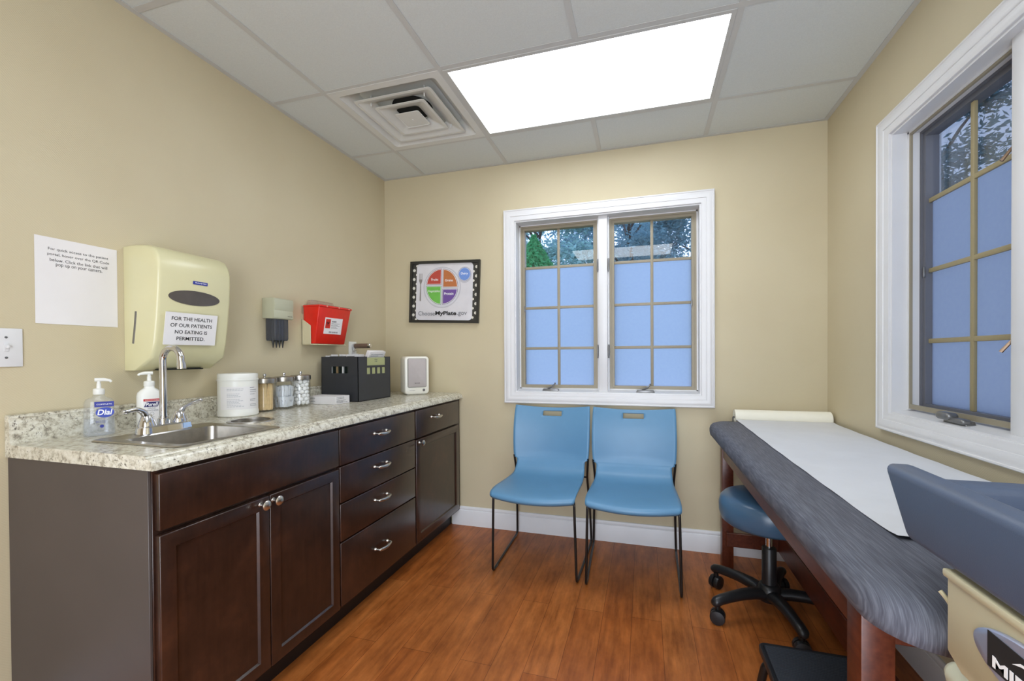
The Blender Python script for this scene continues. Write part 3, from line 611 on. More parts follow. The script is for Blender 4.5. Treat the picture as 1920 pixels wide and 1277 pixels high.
# wipes canister
wx, wy, wr = .103, -1.271, .0765; n_, r_ = face_frame(wx, wy); aa = math.atan2(n_.y, n_.x)
so = thing('wipes_canister', 'white round canister of disinfecting wipes with a printed label', 'canister', (wx, wy, CZ))
obj('tub', lathe(NB(), [(wr - .004, CZ), (wr, CZ + .004), (wr, CZ + .022), (wr - .0015, CZ + .024), (wr - .0015, CZ + .135), (wr - .001, CZ + .152)], (wx, wy, 0), 48), MILK, so)
obj('lid', lathe(NB(), [(wr + .0005, CZ + .1525), (wr + .001, CZ + .158), (wr - .001, CZ + .160), (wr - .001, CZ + .178), (wr - .004, CZ + .183), (wr - .03, CZ + .185), (.002, CZ + .185)], (wx, wy, 0), 48), MILK, so)
wrap_label('label', wx, wy, wr - .0015, CZ + .032, CZ + .128, aa - .95, aa + 1.25, PAPER, so)
for k, (a0, a1, zs, hh) in enumerate(((aa - .55, aa + .35, [.118, .112, .098, .092, .086, .074, .068, .062, .056, .05, .044], .0014), (aa + .6, aa + 1.1, [.122, .112, .104, .094, .072, .066, .05, .044], .0016))):
    bm = NB(); rnd = random.Random(k)
    for z in zs:
        b1 = a0 + (a1 - a0) * rnd.uniform(.5, 1); nn = 6
        for i in range(nn):
            u0_ = a0 + (b1 - a0) * i / nn; u1_ = a0 + (b1 - a0) * (i + .82) / nn; rr = wr - .0006
            t = NB(); vs = [t.verts.new((wx + q1 * cos(u), wy + q1 * sin(u), CZ + zz)) for q1 in (rr, rr + .0003) for u, zz in ((u0_, z), (u1_, z), (u1_, z + hh), (u0_, z + hh))]
            t.faces.new(vs[:4]); t.faces.new(vs[4:][::-1])
            for e in range(4): t.faces.new((vs[e], vs[(e + 1) % 4], vs[4 + (e + 1) % 4], vs[4 + e]))
            merge(bm, t)
    obj('printed_text', bm, mat('pale_ink', '9aa0a8', .6) if k == 0 else GREYINK, so)
# jars
def jar(name, cx, cy, r, h, label, turn=0):
    t = thing(name, label, 'jar', (cx, cy, CZ), group='apothecary jars on the counter')
    p = [(r - .004, CZ), (r, CZ + .004), (r, CZ + h - .004), (r - .002, CZ + h), (r - .0035, CZ + h - .002), (r - .003, CZ + .008), (.004, CZ + .005)]
    obj('glass', lathe(NB(), p, (cx, cy, 0), 40), JARG, t)
    bm = lathe(NB(), [(r + .002, CZ + h - .008), (r + .003, CZ + h + .002), (r + .002, CZ + h + .013), (r - .002, CZ + h + .016), (.01, CZ + h + .018), (.004, CZ + h + .018)], (cx, cy, 0), 40); li = obj('lid', bm, STEEL, t)
    obj('knob', lathe(NB(), [(.004, CZ + h + .018), (.0035, CZ + h + .022), (.0075, CZ + h + .026), (.007, CZ + h + .033), (.002, CZ + h + .036)], (cx, cy, 0), 16), CHROME, li)
    return t
J = [(.094, -1.1265, .0490), (.103, -1.022, .0450), (.104, -.918, .0460)]
jar('glass_jar', *J[0], .140, 'glass jar with steel lid holding wooden tongue depressors, nearest the wipes canister')
jar('glass_jar', *J[1], .142, 'glass jar with steel lid holding white wrapped pads, middle of the three jars')
jar('glass_jar', *J[2], .145, 'glass jar with steel lid full of cotton balls, nearest the black file box')
rnd = random.Random(7)
sb = NB(); prism(sb, rrect(-.009, .009, 0, .125, .0085, 5), 'y', -.0008, .0008)
st0 = tag(obj('tongue_depressor', sb, STICK), 'flat wooden tongue depressor standing in the first glass jar', 'tongue depressor', 'tongue depressors in the jar')
cx, cy, r = J[0]; k = 0
for ring_r, nn in ((.032, 15), (.022, 10), (.012, 6), (.003, 2)):
    for i in range(nn):
        o = st0 if k == 0 else dup(st0); k += 1; a = 2 * pi * i / nn + rnd.uniform(-.1, .1) + ring_r * 30
        o.location = (cx + ring_r * cos(a), cy + ring_r * sin(a), CZ + .0065); o.rotation_euler = (rnd.uniform(-.03, .03), rnd.uniform(-.05, .05), a + pi / 2 + rnd.uniform(-.25, .25))
pk = tag(obj('wrapped_pad', B(-.022, .022, -.0012, .0012, 0, .05, .001, 1), mat('packet_foil', 'dfe3e8', .5)), 'small white and blue wrapped pad packet in the middle jar', 'packet', 'wrapped pads in the jar')
text('print', 'PREP PAD\nSTERILE', GREYINK, pk, (0, -.0013, .028), (1, 0, 0), (0, 0, 1), .024, .008, ext=.0002)
cx, cy, r = J[1]
for i in range(34):
    o = pk if i == 0 else dup(pk); lay = i // 17; a = 2 * pi * (i % 17) / 17 + lay * .3; rr = .022 + .006 * (i % 2) if i % 17 < 12 else .008
    n_ = cam_r(cx, cy); o.location = (cx + rr * cos(a), cy + rr * sin(a), CZ + .010 + lay * .052); o.rotation_euler = (rnd.uniform(-.12, .12), rnd.uniform(-.25, .25), a + pi / 2 + rnd.uniform(-.2, .2))
cb = NB(); bmesh.ops.create_icosphere(cb, subdivisions=2, radius=.0125)
for v in cb.verts: v.co *= 1 + .12 * sin(v.co.x * 700) * cos(v.co.y * 600)
cb0 = tag(obj('cotton_ball', cb, COTTON, smooth=180), 'fluffy white cotton ball in the jar nearest the file box', 'cotton ball', 'cotton balls in the jar')
cx, cy, r = J[2]; k = 0
for lay in range(7):
    for rr, nn in ((.0295, 8), (.010, 3)):
        for i in range(nn):
            o = cb0 if k == 0 else dup(cb0); k += 1; a = 2 * pi * i / nn + lay * .45 + rr * 40
            o.location = (cx + rr * cos(a), cy + rr * sin(a), CZ + .0195 + lay * .0178 + rnd.uniform(-.001, .001)); o.rotation_euler = (rnd.random() * 3, rnd.random() * 3, rnd.random() * 3); s_ = rnd.uniform(.88, .98); o.scale = (s_, s_, s_ * .9)
# small carton
bc = thing('small_carton', 'small white cardboard carton lying in front of the black file box', 'box', (.16, -.775, CZ), radians(3))
obj('carton', B(.066, .248, -.832, -.722, CZ, CZ + .042, .0012, 1), PAPER, bc)
bm = lines(NB(), (.2486, -.826, CZ + .002), (0, 1, 0), (0, 0, 1), .09, (.033, .026, .016, .011, .006), .0022, 3); obj('printed_text', bm, GREYINK, bc); bm = lines(NB(), (.075, -.8326, CZ + .002), (1, 0, 0), (0, 0, 1), .05, (.028, .012), .003, 5); obj('printed_text', bm, GREYINK, bc)
# ------------------------------------------------------------------ file box
FB = (.032, .277, -.686, -.372, CZ, 1.163)
fb = thing('file_box', 'black plastic desktop file box with cut-out slots on the counter', 'file box', (.155, -.53, CZ))
th = .003; x0, x1, y0, y1, z0, z1 = FB
def rc(a, b, c, d, r=.003): return rrect(a, b, c, d, r, 3)[::-1]
bm = plate(NB(), [(x0, z0), (x1, z0), (x1, z1), (x0, z1)], [rc(.098, .212, 1.070, 1.108)], 'y', y0, y0 + th)
plate(bm, [(y0, z0), (y1, z0), (y1, z1), (-.424, z1), (-.424, 1.112), (-.604, 1.112), (-.604, z1), (y0, z1)], [rc(c_, c_ + .034, 1.062, 1.100) for c_ in (-.606, -.557, -.508, -.459)], 'x', x1 - th, x1)
plate(bm, [(x0, z0), (x1, z0), (x1, z1), (x0, z1)], [rc(.098, .212, 1.070, 1.108)], 'y', y1 - th, y1); box(bm, x0, x0 + th, y0, y1, z0, z1); box(bm, x0, x1, y0, y1, z0, z0 + th)
obj('shell', bm, BOXB, fb)
bm = B(x1 - .0065, x1 - .0035, -.62, -.41, 1.045, 1.158); cd = obj('card_insert', bm, GREENC, fb, label='pale green card in the front opening')
text('printed_text', 'YOUR\nCARE', GREYINK, fb, (x1 - .0032, -.515, 1.14), (0, 1, 0), (0, 0, 1), .03, .016)
rnd = random.Random(3)
for i in range(11):
    fxp = .046 + i * .0195; ty = [-.668, -.645, -.60, -.53, -.62, -.56, -.48, -.66, -.585, -.64, -.50][i]; zt = 1.158 + (i % 3) * .004
    f_ = thing('hanging_folder', 'dark hanging folder with a white tab inside the black file box', 'folder', (fxp, -.53, z0 + .004), group='hanging folders in the file box')
    obj('folder', B(fxp - .0012, fxp + .0012, -.679, -.379, z0 + .02, zt), mat('dark_folder', '26302b', .6), f_)
    obj('tab', B(fxp - .0016, fxp + .0016, ty, ty + .055, zt - .004, zt + .012 + (i % 2) * .003), PAPER, f_)
    if i % 2 == 0: obj('papers', B(fxp + .002, fxp + .008, -.676, -.40, z0 + .01, 1.13), PAPER if i % 4 else MANILA, f_)
ss = thing('card_bundle', 'bundle of white printed cards leaning at the near end of the file box', 'cards', (.235, -.46, 1.15))
mm = Matrix.Translation((.236, -.485, 1.150)) @ Matrix.Rotation(.42, 4, 'Y')
obj('cards', B(-.012, .014, -.075, .08, 0, .052, .002, 1, mm), PAPER, ss)
bm = lines(NB(), mm @ Vector((.0145, -.06, 0)), mm.to_3x3() @ Vector((0, 1, 0)), mm.to_3x3() @ Vector((0, 0, 1)), .12, (.034, .024), .003, 2); obj('printed_text', bm, GREYINK, ss)
# ------------------------------------------------------------------ outlet and plug-in handle
op = thing('wall_outlet', 'cream wall outlet plate behind the black file box', 'outlet', (0, -.375, 1.2))
obj('cover_plate', B(.0004, .006, -.412, -.338, 1.145, 1.260, .002, 2), MILK, op)
bm = NB()
for zc in (1.180, 1.226): box(bm, .0062, .008, -.390, -.360, zc - .016, zc + .016, .0015, 2)
obj('receptacle', bm, WHITE, op)
oh = thing('instrument_handle', 'brown cylindrical instrument handle plugged into the wall outlet, pointing into the room', 'medical handle', (.08, -.375, 1.226))
tx = lambda x: Matrix.Translation((x, -.375, 1.232)) @ Matrix.Rotation(pi / 2, 4, 'Y')
obj('grip', lathe(NB(), [(.013, .024), (.0150, .028), (.0150, .118), (.0135, .122)], n=24, mx=tx(0)), BROWN, oh)
obj('collar', lathe(NB(), [(.0125, .1225), (.0155, .124), (.0155, .136), (.012, .140), (.002, .140)], n=24, mx=tx(0)), CHROME, oh)
bm = lathe(NB(), [(.012, .0085), (.0155, .012), (.0155, .022), (.013, .0235)], n=24, mx=tx(0)); box(bm, .010, .030, -.383, -.367, 1.200, 1.222, .003, 2); obj('plug_end', bm, CHROME, oh)
# ------------------------------------------------------------------ air purifier
ap_a = math.atan2(-.183 + .285, .423 - .311); fc = Vector((.317, -.268)); fd = Vector((cos(ap_a), sin(ap_a)))      # front left corner, along the front
apw, apd, aph = .158, .165, .252
ori = Matrix.Translation((fc.x, fc.y, CZ)) @ Matrix.Rotation(ap_a, 4, 'Z')
ap = thing('air_purifier', 'small white boxy air purifier with grey fabric front in the counter corner', 'air purifier', ori @ Vector((apw / 2, apd / 2, 0)), ap_a)
bm = NB(); L_ = [[(x, yy, z) for x, z in rrect(0 + e, apw - e, .004 + e, aph - e, .022, 6)] for e, yy in ((.006, 0), (.0015, .003), (0, .007), (0, apd - .02), (.004, apd - .005), (.012, apd))]
loft(bm, L_, mx=ori); box(bm, .02, apw - .02, .02, apd - .02, 0, .006, mx=ori); obj('housing', bm, mat('purifier_white', 'eceadf', .35, var=.02), ap)
obj('trim_recess', plate(NB(), rrect(.016, apw - .016, .048, aph - .012, .012), [rrect(.021, apw - .021, .053, aph - .017, .008)[::-1]], 'y', -.0012, .0006, ori), mat('grey_trim', 'a9a79e', .5), ap)
bm = loft(NB(), [[(x, yy, z) for x, z in rrect(.021 + e, apw - .021 - e, .053 + e, aph - .017 - e, .008, 4)] for e, yy in ((0, .001), (0, -.006), (.003, -.008))], mx=ori); obj('fabric_grille', bm, FABR, ap)
R3 = ori.to_3x3(); rr_ = R3 @ Vector((1, 0, 0))
text('lettering', 'levoit', INK, ap, ori @ Vector((apw / 2, -.0082, .078)), rr_, (0, 0, 1), .033, .009)
obj('power_button', lathe(NB(), [(.0085, 0), (.0085, .0015), (.006, .002), (.001, .002)], n=20, mx=ori @ Matrix.Translation((apw - .035, .0005, .030)) @ Matrix.Rotation(pi / 2, 4, 'X')), GREYM, ap)
bm = lines(NB(), ori @ Vector((.03, -.0006, .028)), rr_, (0, 0, 1), .055, (0, .003), .001, 4); obj('printed_text', bm, GREYINK, ap)

# ================================================================== LEFT WALL ITEMS
LR, LU = (0, 1, 0), (0, 0, 1)          # reading direction on the left wall
nt_ = thing('paper_notice', 'white letter-size paper notice on the left wall beside the towel dispenser', 'notice', (0, -1.76, 1.273))
obj('sheet', card(NB(), (.0008, -1.760, 1.410), LR, LU, .2155, .2745, .0006), PAPER, nt_)
for i, (s, wd) in enumerate((('For quick access to the patient', .158), ('portal, hover over the QR Code', .162), ('below. Click the link that will', .151), ('pop up on your camera.', .122))):
    text('printed_text', s, INK, nt_, (.0015, -1.757, 1.5105 - i * .0165), LR, LU, wd, .0112 if i != 2 else .0098, ext=.0002)
sw = thing('light_switch', 'white toggle light switch plate at the left edge of the photo', 'light switch', (0, -1.934, 1.14))
obj('cover_plate', B(.0004, .0055, -1.970, -1.898, 1.139, 1.253, .002, 2), WHITE, sw)
bm = B(.0056, .0075, -1.9385, -1.9285, 1.184, 1.208, .0005, 1); box(bm, .0075, .017, -1.9365, -1.9305, 1.194, 1.203, .0015, 2); obj('toggle', bm, WHITE, sw)
for z in (1.166, 1.226): obj('screw', lathe(NB(), [(.0035, .0054), (.003, .0068), (.001, .007)], n=14, mx=Matrix.Translation((0, -1.9335, z)) @ Matrix.Rotation(pi / 2, 4, 'Y')), GREYM, sw)
# towel dispenser
td = thing('towel_dispenser', 'large cream plastic paper towel dispenser on the wall above the sink', 'towel dispenser', (0, -1.49, 1.118))
Y0, Y1 = -1.632, -1.352
prof = [(.001, 1.570), (.001, 1.118), (.058, 1.118), (.133, 1.166), (.146, 1.22), (.158, 1.30), (.1675, 1.39), (.172, 1.46), (.171, 1.50), (.164, 1.528), (.146, 1.552), (.115, 1.566), (.06, 1.571)]
t = NB(); L_ = []
for yy, e in ((Y0, .013), (Y0 + .002, .007), (Y0 + .007, .002), (Y0 + .014, 0), (Y1 - .014, 0), (Y1 - .007, .002), (Y1 - .002, .007), (Y1, .013)):
    L_.append([(max(.001, x - e * (x > .03)), yy, z - (e * .6 if z > 1.5 else 0) + 0) for x, z in prof])
shell = obj('cover', loft(NB(), L_), DISP, td, smooth=50)
fx_ = lambda z: .158 + (z - 1.30) * (.0095 / .09) if z < 1.39 else .1675 + (z - 1.39) * (.0045 / .07)
upv = Vector((.0095, 0, .09)).normalized()
obj('viewing_window', poly(NB(), (fx_(1.388) + .0003, -1.500, 1.388), LR, upv, circ(0, 0, .096, .0275, 40), .0015), mat('smoked_window', '55504c', .22, var=.12, vs=20), td, label='dark oval viewing window')
obj('logo_plate', card(NB(), (fx_(1.447) + .0010, -1.483, 1.447), LR, (.06, 0, 1), .056, .0125, .001, .002), BLUEINK, td)
text('lettering', 'Kimberly-Clark', WINK, td, (fx_(1.447) + .0024, -1.481, 1.447), LR, (.06, 0, 1), .043, .0058, bold=.01)
# flat sign tilted on the sloping face
sg = thing('small_sign', 'white card about not eating, fixed to the front of the towel dispenser', 'sign', (.165, -1.51, 1.21))
sU = Vector((.15, 0, 1)).normalized(); sC = Vector((.1625, -1.512, 1.270))
obj('sign_card', card(NB(), sC, LR, sU, .192, .119, .002, .001), PAPER, sg)
sN = Vector(LR).cross(sU)
for i, (s, wd) in enumerate((('FOR THE HEALTH', .150), ('OF OUR PATIENTS', .154), ('NO EATING IS', .120), ('PERMITTED.', .104))):
    text('printed_text', s, INK, sg, sC + sN * .0021 + sU * (.0375 - i * .0245), LR, sU, wd, .0135, bold=.012, ext=.0002)
# dark slots
obj('outlet_slot', B(.05, .075, Y0 + .06, Y1 - .05, 1.1165, 1.121, mx=Matrix.Translation((0, 0, 0))), DARK, td)
bm = NB(); sl = [(.020 + .004 * sin(i / 8 * pi * .5) + .012 * i / 8, 1.215 + .115 * i / 8) for i in range(9)]
tube(bm, [(x + .025, Y0 + .0035, z) for x, z in sl], .0062, 10); obj('side_slot', bm, mat('grey_slot', '6b675f', .5), td)
# specula dispenser
sd = thing('specula_dispenser', 'grey-green plastic dispenser with dark tube magazine on the wall by the sharps box', 'dispenser', (0, -.985, 1.21))
obj('top_housing', prism(NB(), [(.001, 1.356), (.001, 1.455), (.070, 1.455), (.078, 1.450), (.079, 1.405), (.074, 1.394), (.076, 1.390), (.077, 1.358), (.072, 1.352)], 'y', -1.050, -.932, .0025, 2), GREYP, sd)
text('lettering', 'Welch Allyn', INK, sd, (.0782, -.955, 1.367), LR, LU, .03, .005)
bm = loft(NB(), [[(x, y, z) for x, y in rrect(.004, .066 - e, -1.036 + e, -.950 - e, .008, 4)] for z, e in ((1.356, 0), (1.255, 0), (1.246, .003))]); obj('magazine', bm, SMOKE, sd)
for i in range(4):
    yy = -1.020 + i * .0195; bm = lathe(NB(), [(.0085, 1.352), (.0085, 1.262), (.0075, 1.246), (.0035, 1.222), (.0022, 1.210)], (.036, yy, 0), 16); obj('specula_stack', bm, mat('black_specula', '1d1c1b', .35), sd)
# sharps container
sc = thing('sharps_container', 'red sharps disposal box with cream wall bracket', 'sharps container', (0, -.66, 1.232))
def srect(x1_, ya, yb, z, r=.006): return [(x, y, z) for x, y in rrect(.006, x1_, ya, yb, r, 3)]
ya, yb = -.792, -.532
body = loft(NB(), [srect(.076, ya + .006, yb - .016, 1.237), srect(.080, ya + .004, yb - .014, 1.241), srect(.116, ya + .001, yb, 1.438), srect(.123, ya - .003, yb + .004, 1.440), srect(.123, ya - .003, yb + .004, 1.4475)])
obj('red_body', body, RED, sc)
bm = loft(NB(), [srect(.121, ya, yb, 1.448), srect(.119, ya + .004, yb - .004, 1.4515)]); loft(bm, [srect(.050, ya + .02, yb - .05, 1.4515, .01), srect(.040, ya + .03, yb - .06, 1.480, .01)]); obj('lid', bm, PINKC, sc, label='clear pinkish lid')
bm = NB()
for yy in (-.742, -.645, -.560): lathe(bm, [(.004, 0), (.004, .003), (.002, .004)], n=12, mx=Matrix.Translation((.1225, yy, 1.443)) @ Matrix.Rotation(pi / 2, 4, 'Y'))
obj('snap', bm, mat('pale_red', 'f0a08c', .4), sc)
bm = prism(NB(), [(.001, 1.232), (.060, 1.232), (.060, 1.335), (.001, 1.375)], 'y', ya - .006, ya - .001, .001, 1); box(bm, .001, .078, ya - .006, yb + .002, 1.230, 1.235, .001, 1); prism(bm, [(.001, 1.232), (.060, 1.232), (.060, 1.335), (.001, 1.375)], 'y', yb + .005, yb + .008); box(bm, .001, .005, ya - .006, yb + .008, 1.232, 1.40); obj('wall_bracket', bm, CREAM, sc)
fu = Vector((.036, 0, .197)).normalized(); fxx = lambda z: .080 + (z - 1.241) * .036 / .197
lc = Vector((fxx(1.338) + .0006, -.665, 1.338)); obj('label', card(NB(), lc, LR, fu, .142, .092, .0006), PAPER, sc)
fn = Vector(LR).cross(fu)
obj('biohazard_square', card(NB(), lc + fn * .0007 + Vector((0, -.045, 0)) + fu * .012, LR, fu, .038, .052, .0003), mat('label_red', 'c8281c', .5), sc)
bm = NB(); bc_ = lc + fn * .0011 + Vector((0, -.045, 0)) + fu * .014; mo = Matrix((Vector(LR), fu, fn)).transposed().to_4x4()
for k in range(3):
    a = pi / 2 + k * 2 * pi / 3; m2 = mo.copy(); m2.translation = bc_ + Vector(LR) * .0062 * cos(a) + fu * .0062 * sin(a); a0 = a + .5; oc = circ(0, 0, .0082, n=20, a0=a + .45, a1=a + 2 * pi - .45, closed=False); ic = circ(.0016 * cos(a), .0016 * sin(a), .0058, n=20, a0=a + .45, a1=a + 2 * pi - .45, closed=False)
    prism(bm, oc + ic[::-1], 'z', 0, .0003, mx=m2)
m2 = mo.copy(); m2.translation = bc_; plate(bm, circ(0, 0, .0048, n=20), [circ(0, 0, .0034, n=20)[::-1]], 'z', 0, .0003, mx=m2); obj('biohazard_symbol', bm, INK, sc)
text('lettering', 'SHARPS', INK, sc, lc + fn * .0008 + Vector((0, .002, 0)) + fu * .026, LR, fu, .036, .0085, bold=.02)
bm = lines(NB(), lc + fn * .0007 + Vector((0, -.018, 0)), LR, fu, .075, (.014, .006, .001, -.007, -.013), .0022, 6)
x = 0; rnd = random.Random(5)
while x < .07:
    w1 = rnd.choice((.001, .002, .003)); card(bm, lc + fn * .0007 + Vector((0, -.028 + x, 0)) - fu * .035, LR, fu, w1, .009, .0003); x += w1 + rnd.choice((.001, .002, .0025))
obj('printed_text', bm, GREYINK, sc)

# ================================================================== POSTER
pst = thing('framed_poster', 'black-framed healthy eating plate poster on the back wall', 'poster', (.475, 0, 1.392))
tl = radians(-2.1); pc = Vector((.4745, -.003, 1.6095)); PR = Vector((cos(tl), 0, sin(tl))); PU = Vector((-sin(tl), 0, cos(tl))); PN = Vector((0, -1, 0)); PM = Matrix((PR, PU, PN)).transposed().to_4x4(); PM.translation = pc
pw, ph = .528, .430
bm = plate(NB(), [(-pw / 2, -ph / 2), (pw / 2, -ph / 2), (pw / 2, ph / 2), (-pw / 2, ph / 2)], [[(-pw / 2 + .018, -ph / 2 + .018), (-pw / 2 + .018, ph / 2 - .018), (pw / 2 - .018, ph / 2 - .018), (pw / 2 - .018, -ph / 2 + .018)]], 'z', 0, .018, PM); obj('frame', bm, mat('poster_frame', '2b2a26', .35), pst)
X_ = lambda zx, zy: ((zx - 190) / 935 * pw - pw / 2, (1040 - zy - (zx - 190) * -.0) / 830 * ph - ph / 2)
L0 = .006
def flat(name, pts, m, z, label=None): return obj(name, prism(NB(), pts, 'z', z, z + .0005, mx=PM), m, pst, label)
flat('dotted_mat', [(-.25, -.20), (.25, -.20), (.25, .20), (-.25, .20)], mat('dark_mat', '3b3933', .7), L0)
bm = NB()
for k in range(7):
    for zx, ofs, rr in ((240, 0, .0105), (278, -60, .0085), (1078, -30, .0105), (1040, 30, .0085)):
        zy = 330 + 121 * k + ofs
        if 215 < zy < 1010: cxy = X_(zx, zy); prism(bm, circ(cxy[0], cxy[1], rr, n=20), 'z', L0 + .0006, L0 + .0009, mx=PM)
obj('polka_dots', bm, mat('dot_cream', 'd9d6c8', .7), pst)
a_ = X_(275, 1003); b_ = X_(1035, 240); flat('white_card', rrect(a_[0], b_[0], a_[1], b_[1], .028), mat('poster_white', 'd6d4d8', .6), L0 + .0011)
pcx, pcy = X_(627, 565); flat('plate_rim', circ(pcx, pcy, .142, .143, 48), mat('plate_grey', 'bdbcc2', .6), L0 + .0017); flat('plate_face', circ(pcx, pcy, .135, .136, 48), mat('plate_white', 'd0d0d6', .6), L0 + .0023)
def sector(r, a0, a1, ox, oy, z, m, nm): flat(nm, [(pcx + ox, pcy + oy)] + [(pcx + ox + r * cos(a0 + (a1 - a0) * i / 14), pcy + oy + r * sin(a0 + (a1 - a0) * i / 14)) for i in range(15)], m, z)
def zone(nm, cx0, cy0, sxn, syn, rx, ry, col, edge):
    for k, (e, m, dz) in enumerate(((0, mat(edge[0], edge[1], .6), 0), (.0025, WINK, .0006), (.0050, mat(col[0], col[1], .5, var=.08, vs=12), .0012))):
        pts = [(cx0 + sxn * e, cy0 + syn * e)]; rng = [(i / 14) * pi / 2 for i in range(15)]
        pts += [(cx0 + sxn * max(e, (rx - e * 1.2) * cos(a)), cy0 + syn * max(e, (ry - e * 1.2) * sin(a))) for a in rng]
        flat(nm if k == 2 else nm + '_border', pts, m, L0 + .003 + dz)
fl_ = X_(620, 528); zone('fruits_section', fl_[0], fl_[1], -1, 1, .115, .110, ('poster_red', 'b8483c'), ('red_edge', '7c3040'))
fl_ = X_(638, 566); zone('grains_section', fl_[0], fl_[1], 1, 1, .115, .128, ('poster_orange', 'b87040'), ('orange_edge', '6d4a48'))
fl_ = X_(620, 545); zone('vegetables_section', fl_[0], fl_[1], -1, -1, .118, .130, ('poster_green', '6eb84e'), ('green_edge', '3c6e40'))
fl_ = X_(636, 585); zone('protein_section', fl_[0], fl_[1], 1, -1, .115, .108, ('poster_purple', '6d4f96'), ('purple_edge', '483868'))
dx, dy = X_(925, 395); flat('cup_rim', circ(dx, dy - .004, .052, .056, 36), mat('plate_grey', 'bdbcc2', .6), L0 + .003); flat('dairy_edge', circ(dx, dy, .0455, .046, 36), mat('dairy_navy', '3c4f88', .6), L0 + .0036); flat('dairy_ring', circ(dx, dy, .0435, .044, 36), WINK, L0 + .0042); flat('dairy_circle', circ(dx, dy, .0415, .042, 36), mat('dairy_blue', '6d8fd0', .5), L0 + .0048)
def ptx(s, zx, zy, w_, h_, m=WINK, bold=0): 
    q_ = X_(zx, zy); text('lettering', s, m, pst, PM @ Vector((q_[0], q_[1], L0 + .0056)), PR, PU, w_, h_, bold=bold)
ptx('Fruits', 530, 458, .053, .017, bold=.01); ptx('Grains', 722, 472, .060, .017, bold=.01); ptx('Vegetables', 523, 618, .092, .020); ptx('Protein', 725, 650, .070, .019, bold=.01); ptx('Dairy', 925, 390, .052, .019, bold=.01)
ptx('Choose', 428, 915, .128, .030, GREYINK); ptx('MyPlate', 690, 917, .160, .036, INK, .03); ptx('.gov', 906, 922, .072, .030, GREYINK)
bm = NB(); fx0, fy0 = X_(333, 560)
prism(bm, [(fx0 - .003, fy0 + .02), (fx0 + .003, fy0 + .02), (fx0 + .0055, fy0 - .09), (fx0 + .004, fy0 - .097), (fx0 - .004, fy0 - .097), (fx0 - .0055, fy0 - .09)], 'z', L0 + .002, L0 + .0025, mx=PM)
prism(bm, [(fx0 - .003, fy0 + .02), (fx0 - .0125, fy0 + .045), (fx0 - .0125, fy0 + .055), (fx0 + .0125, fy0 + .055), (fx0 + .0125, fy0 + .045), (fx0 + .003, fy0 + .02)], 'z', L0 + .002, L0 + .0025, mx=PM)
for k in range(4): xx = fx0 - .011 + k * .0073; prism(bm, [(xx - .0013, fy0 + .055), (xx + .0013, fy0 + .055), (xx + .001, fy0 + .097), (xx - .001, fy0 + .097)], 'z', L0 + .002, L0 + .0025, mx=PM)
obj('fork_print', bm, mat('fork_grey', '8a8580', .5), pst)

# ================================================================== CHAIRS
def make_chair():
    t = thing('stacking_chair', 'x', 'chair', (0, 0, 0), group='blue stacking chairs under the back window')
    pf = [(-.592, .412, .212), (-.606, .428, .222), (-.592, .445, .2255), (-.53, .452, .226), (-.42, .447, .224), (-.30, .441, .221), (-.215, .446, .216), (-.168, .468, .214), (-.146, .500, .212), (-.140, .520, .215), (-.138, .534, .232), (-.134, .60, .2385), (-.122, .70, .2405), (-.100, .79, .2395), (-.080, .840, .2370), (-.076, .846, .2350)]
    sp_ = []
    P = [Vector(p) for p in pf]; n = 5
    for i in range(len(P) - 1):
        a, b, c, d = P[max(i - 1, 0)], P[i], P[i + 1], P[min(i + 2, len(P) - 1)]
        for k in range(n): u = k / n; sp_.append(.5 * ((2 * b) + (c - a) * u + (2 * a - 5 * b + 4 * c - d) * u * u + (3 * b - a - 3 * c + d) * u ** 3))
    sp_.append(P[-1]); NX = 32; bm = NB(); G = []
    for k, q_ in enumerate(sp_):
        row = []; s_ = k / (len(sp_) - 1)
        for i in range(NX + 1):
            v = -1 + 2 * i / NX; e = 1 - v * v
            back = min(1, max(0, (q_.y - .46) / .1)); front = min(1, max(0, (-q_.x - .42) / .18))
            y = q_.x + .028 * e * back - .030 * e * front; z = q_.y - .010 * e * (1 - back) - .016 * e * min(1, max(0, (q_.y - .74) / .1)) + .0
            row.append(bm.verts.new((v * q_.z, y, z)))
        G.append(row)
    for a, b in zip(G, G[1:]):
        for i in range(NX):
            cxm = sum(v.co.x for v in (a[i], a[i + 1], b[i], b[i + 1])) / 4; czm = sum(v.co.z for v in (a[i], a[i + 1], b[i], b[i + 1])) / 4
            if abs(cxm) < .060 and .785 < czm < .812: continue
            bm.faces.new((a[i], a[i + 1], b[i + 1], b[i]))
    o = obj('seat_shell', bm, BLUE, t, smooth=180)
    md = o.modifiers.new('thickness', 'SOLIDIFY'); md.thickness = .006; md.offset = 0
    for s_ in (-1, 1):
        pts = fillet([(s_ * .190, -.50, .424), (s_ * .216, -.575, .424), (s_ * .226, -.566, .0075), (s_ * .240, -.050, .0075), (s_ * .234, -.074, .22), (s_ * .223, -.112, .42), (s_ * .232, -.137, .540)], .028)
        obj('sled_leg', tube(NB(), pts, .0066, 10), BLACK, t)
    bm = tube(NB(), fillet([(-.223, -.112, .42), (-.19, -.13, .428), (.19, -.13, .428), (.223, -.112, .42)], .02), .0055, 10); tube(bm, [(-.19, -.50, .424), (.19, -.50, .424)], .0055, 10)
    for s_ in (-1, 1): tube(bm, [(s_ * .19, -.50, .424), (s_ * .19, -.13, .428)], .0055, 10)
    obj('seat_frame', bm, BLACK, t)
    for s_ in (-1, 1):
        for yy in (-.50, -.10):
            xx = .226 + (yy + .566) / .516 * .014; obj('glide', B(s_ * xx - .007, s_ * xx + .007, yy - .016, yy + .016, .0005, .011, .003, 2), mat('grey_glide', '6d6a66', .5), t)
    return t
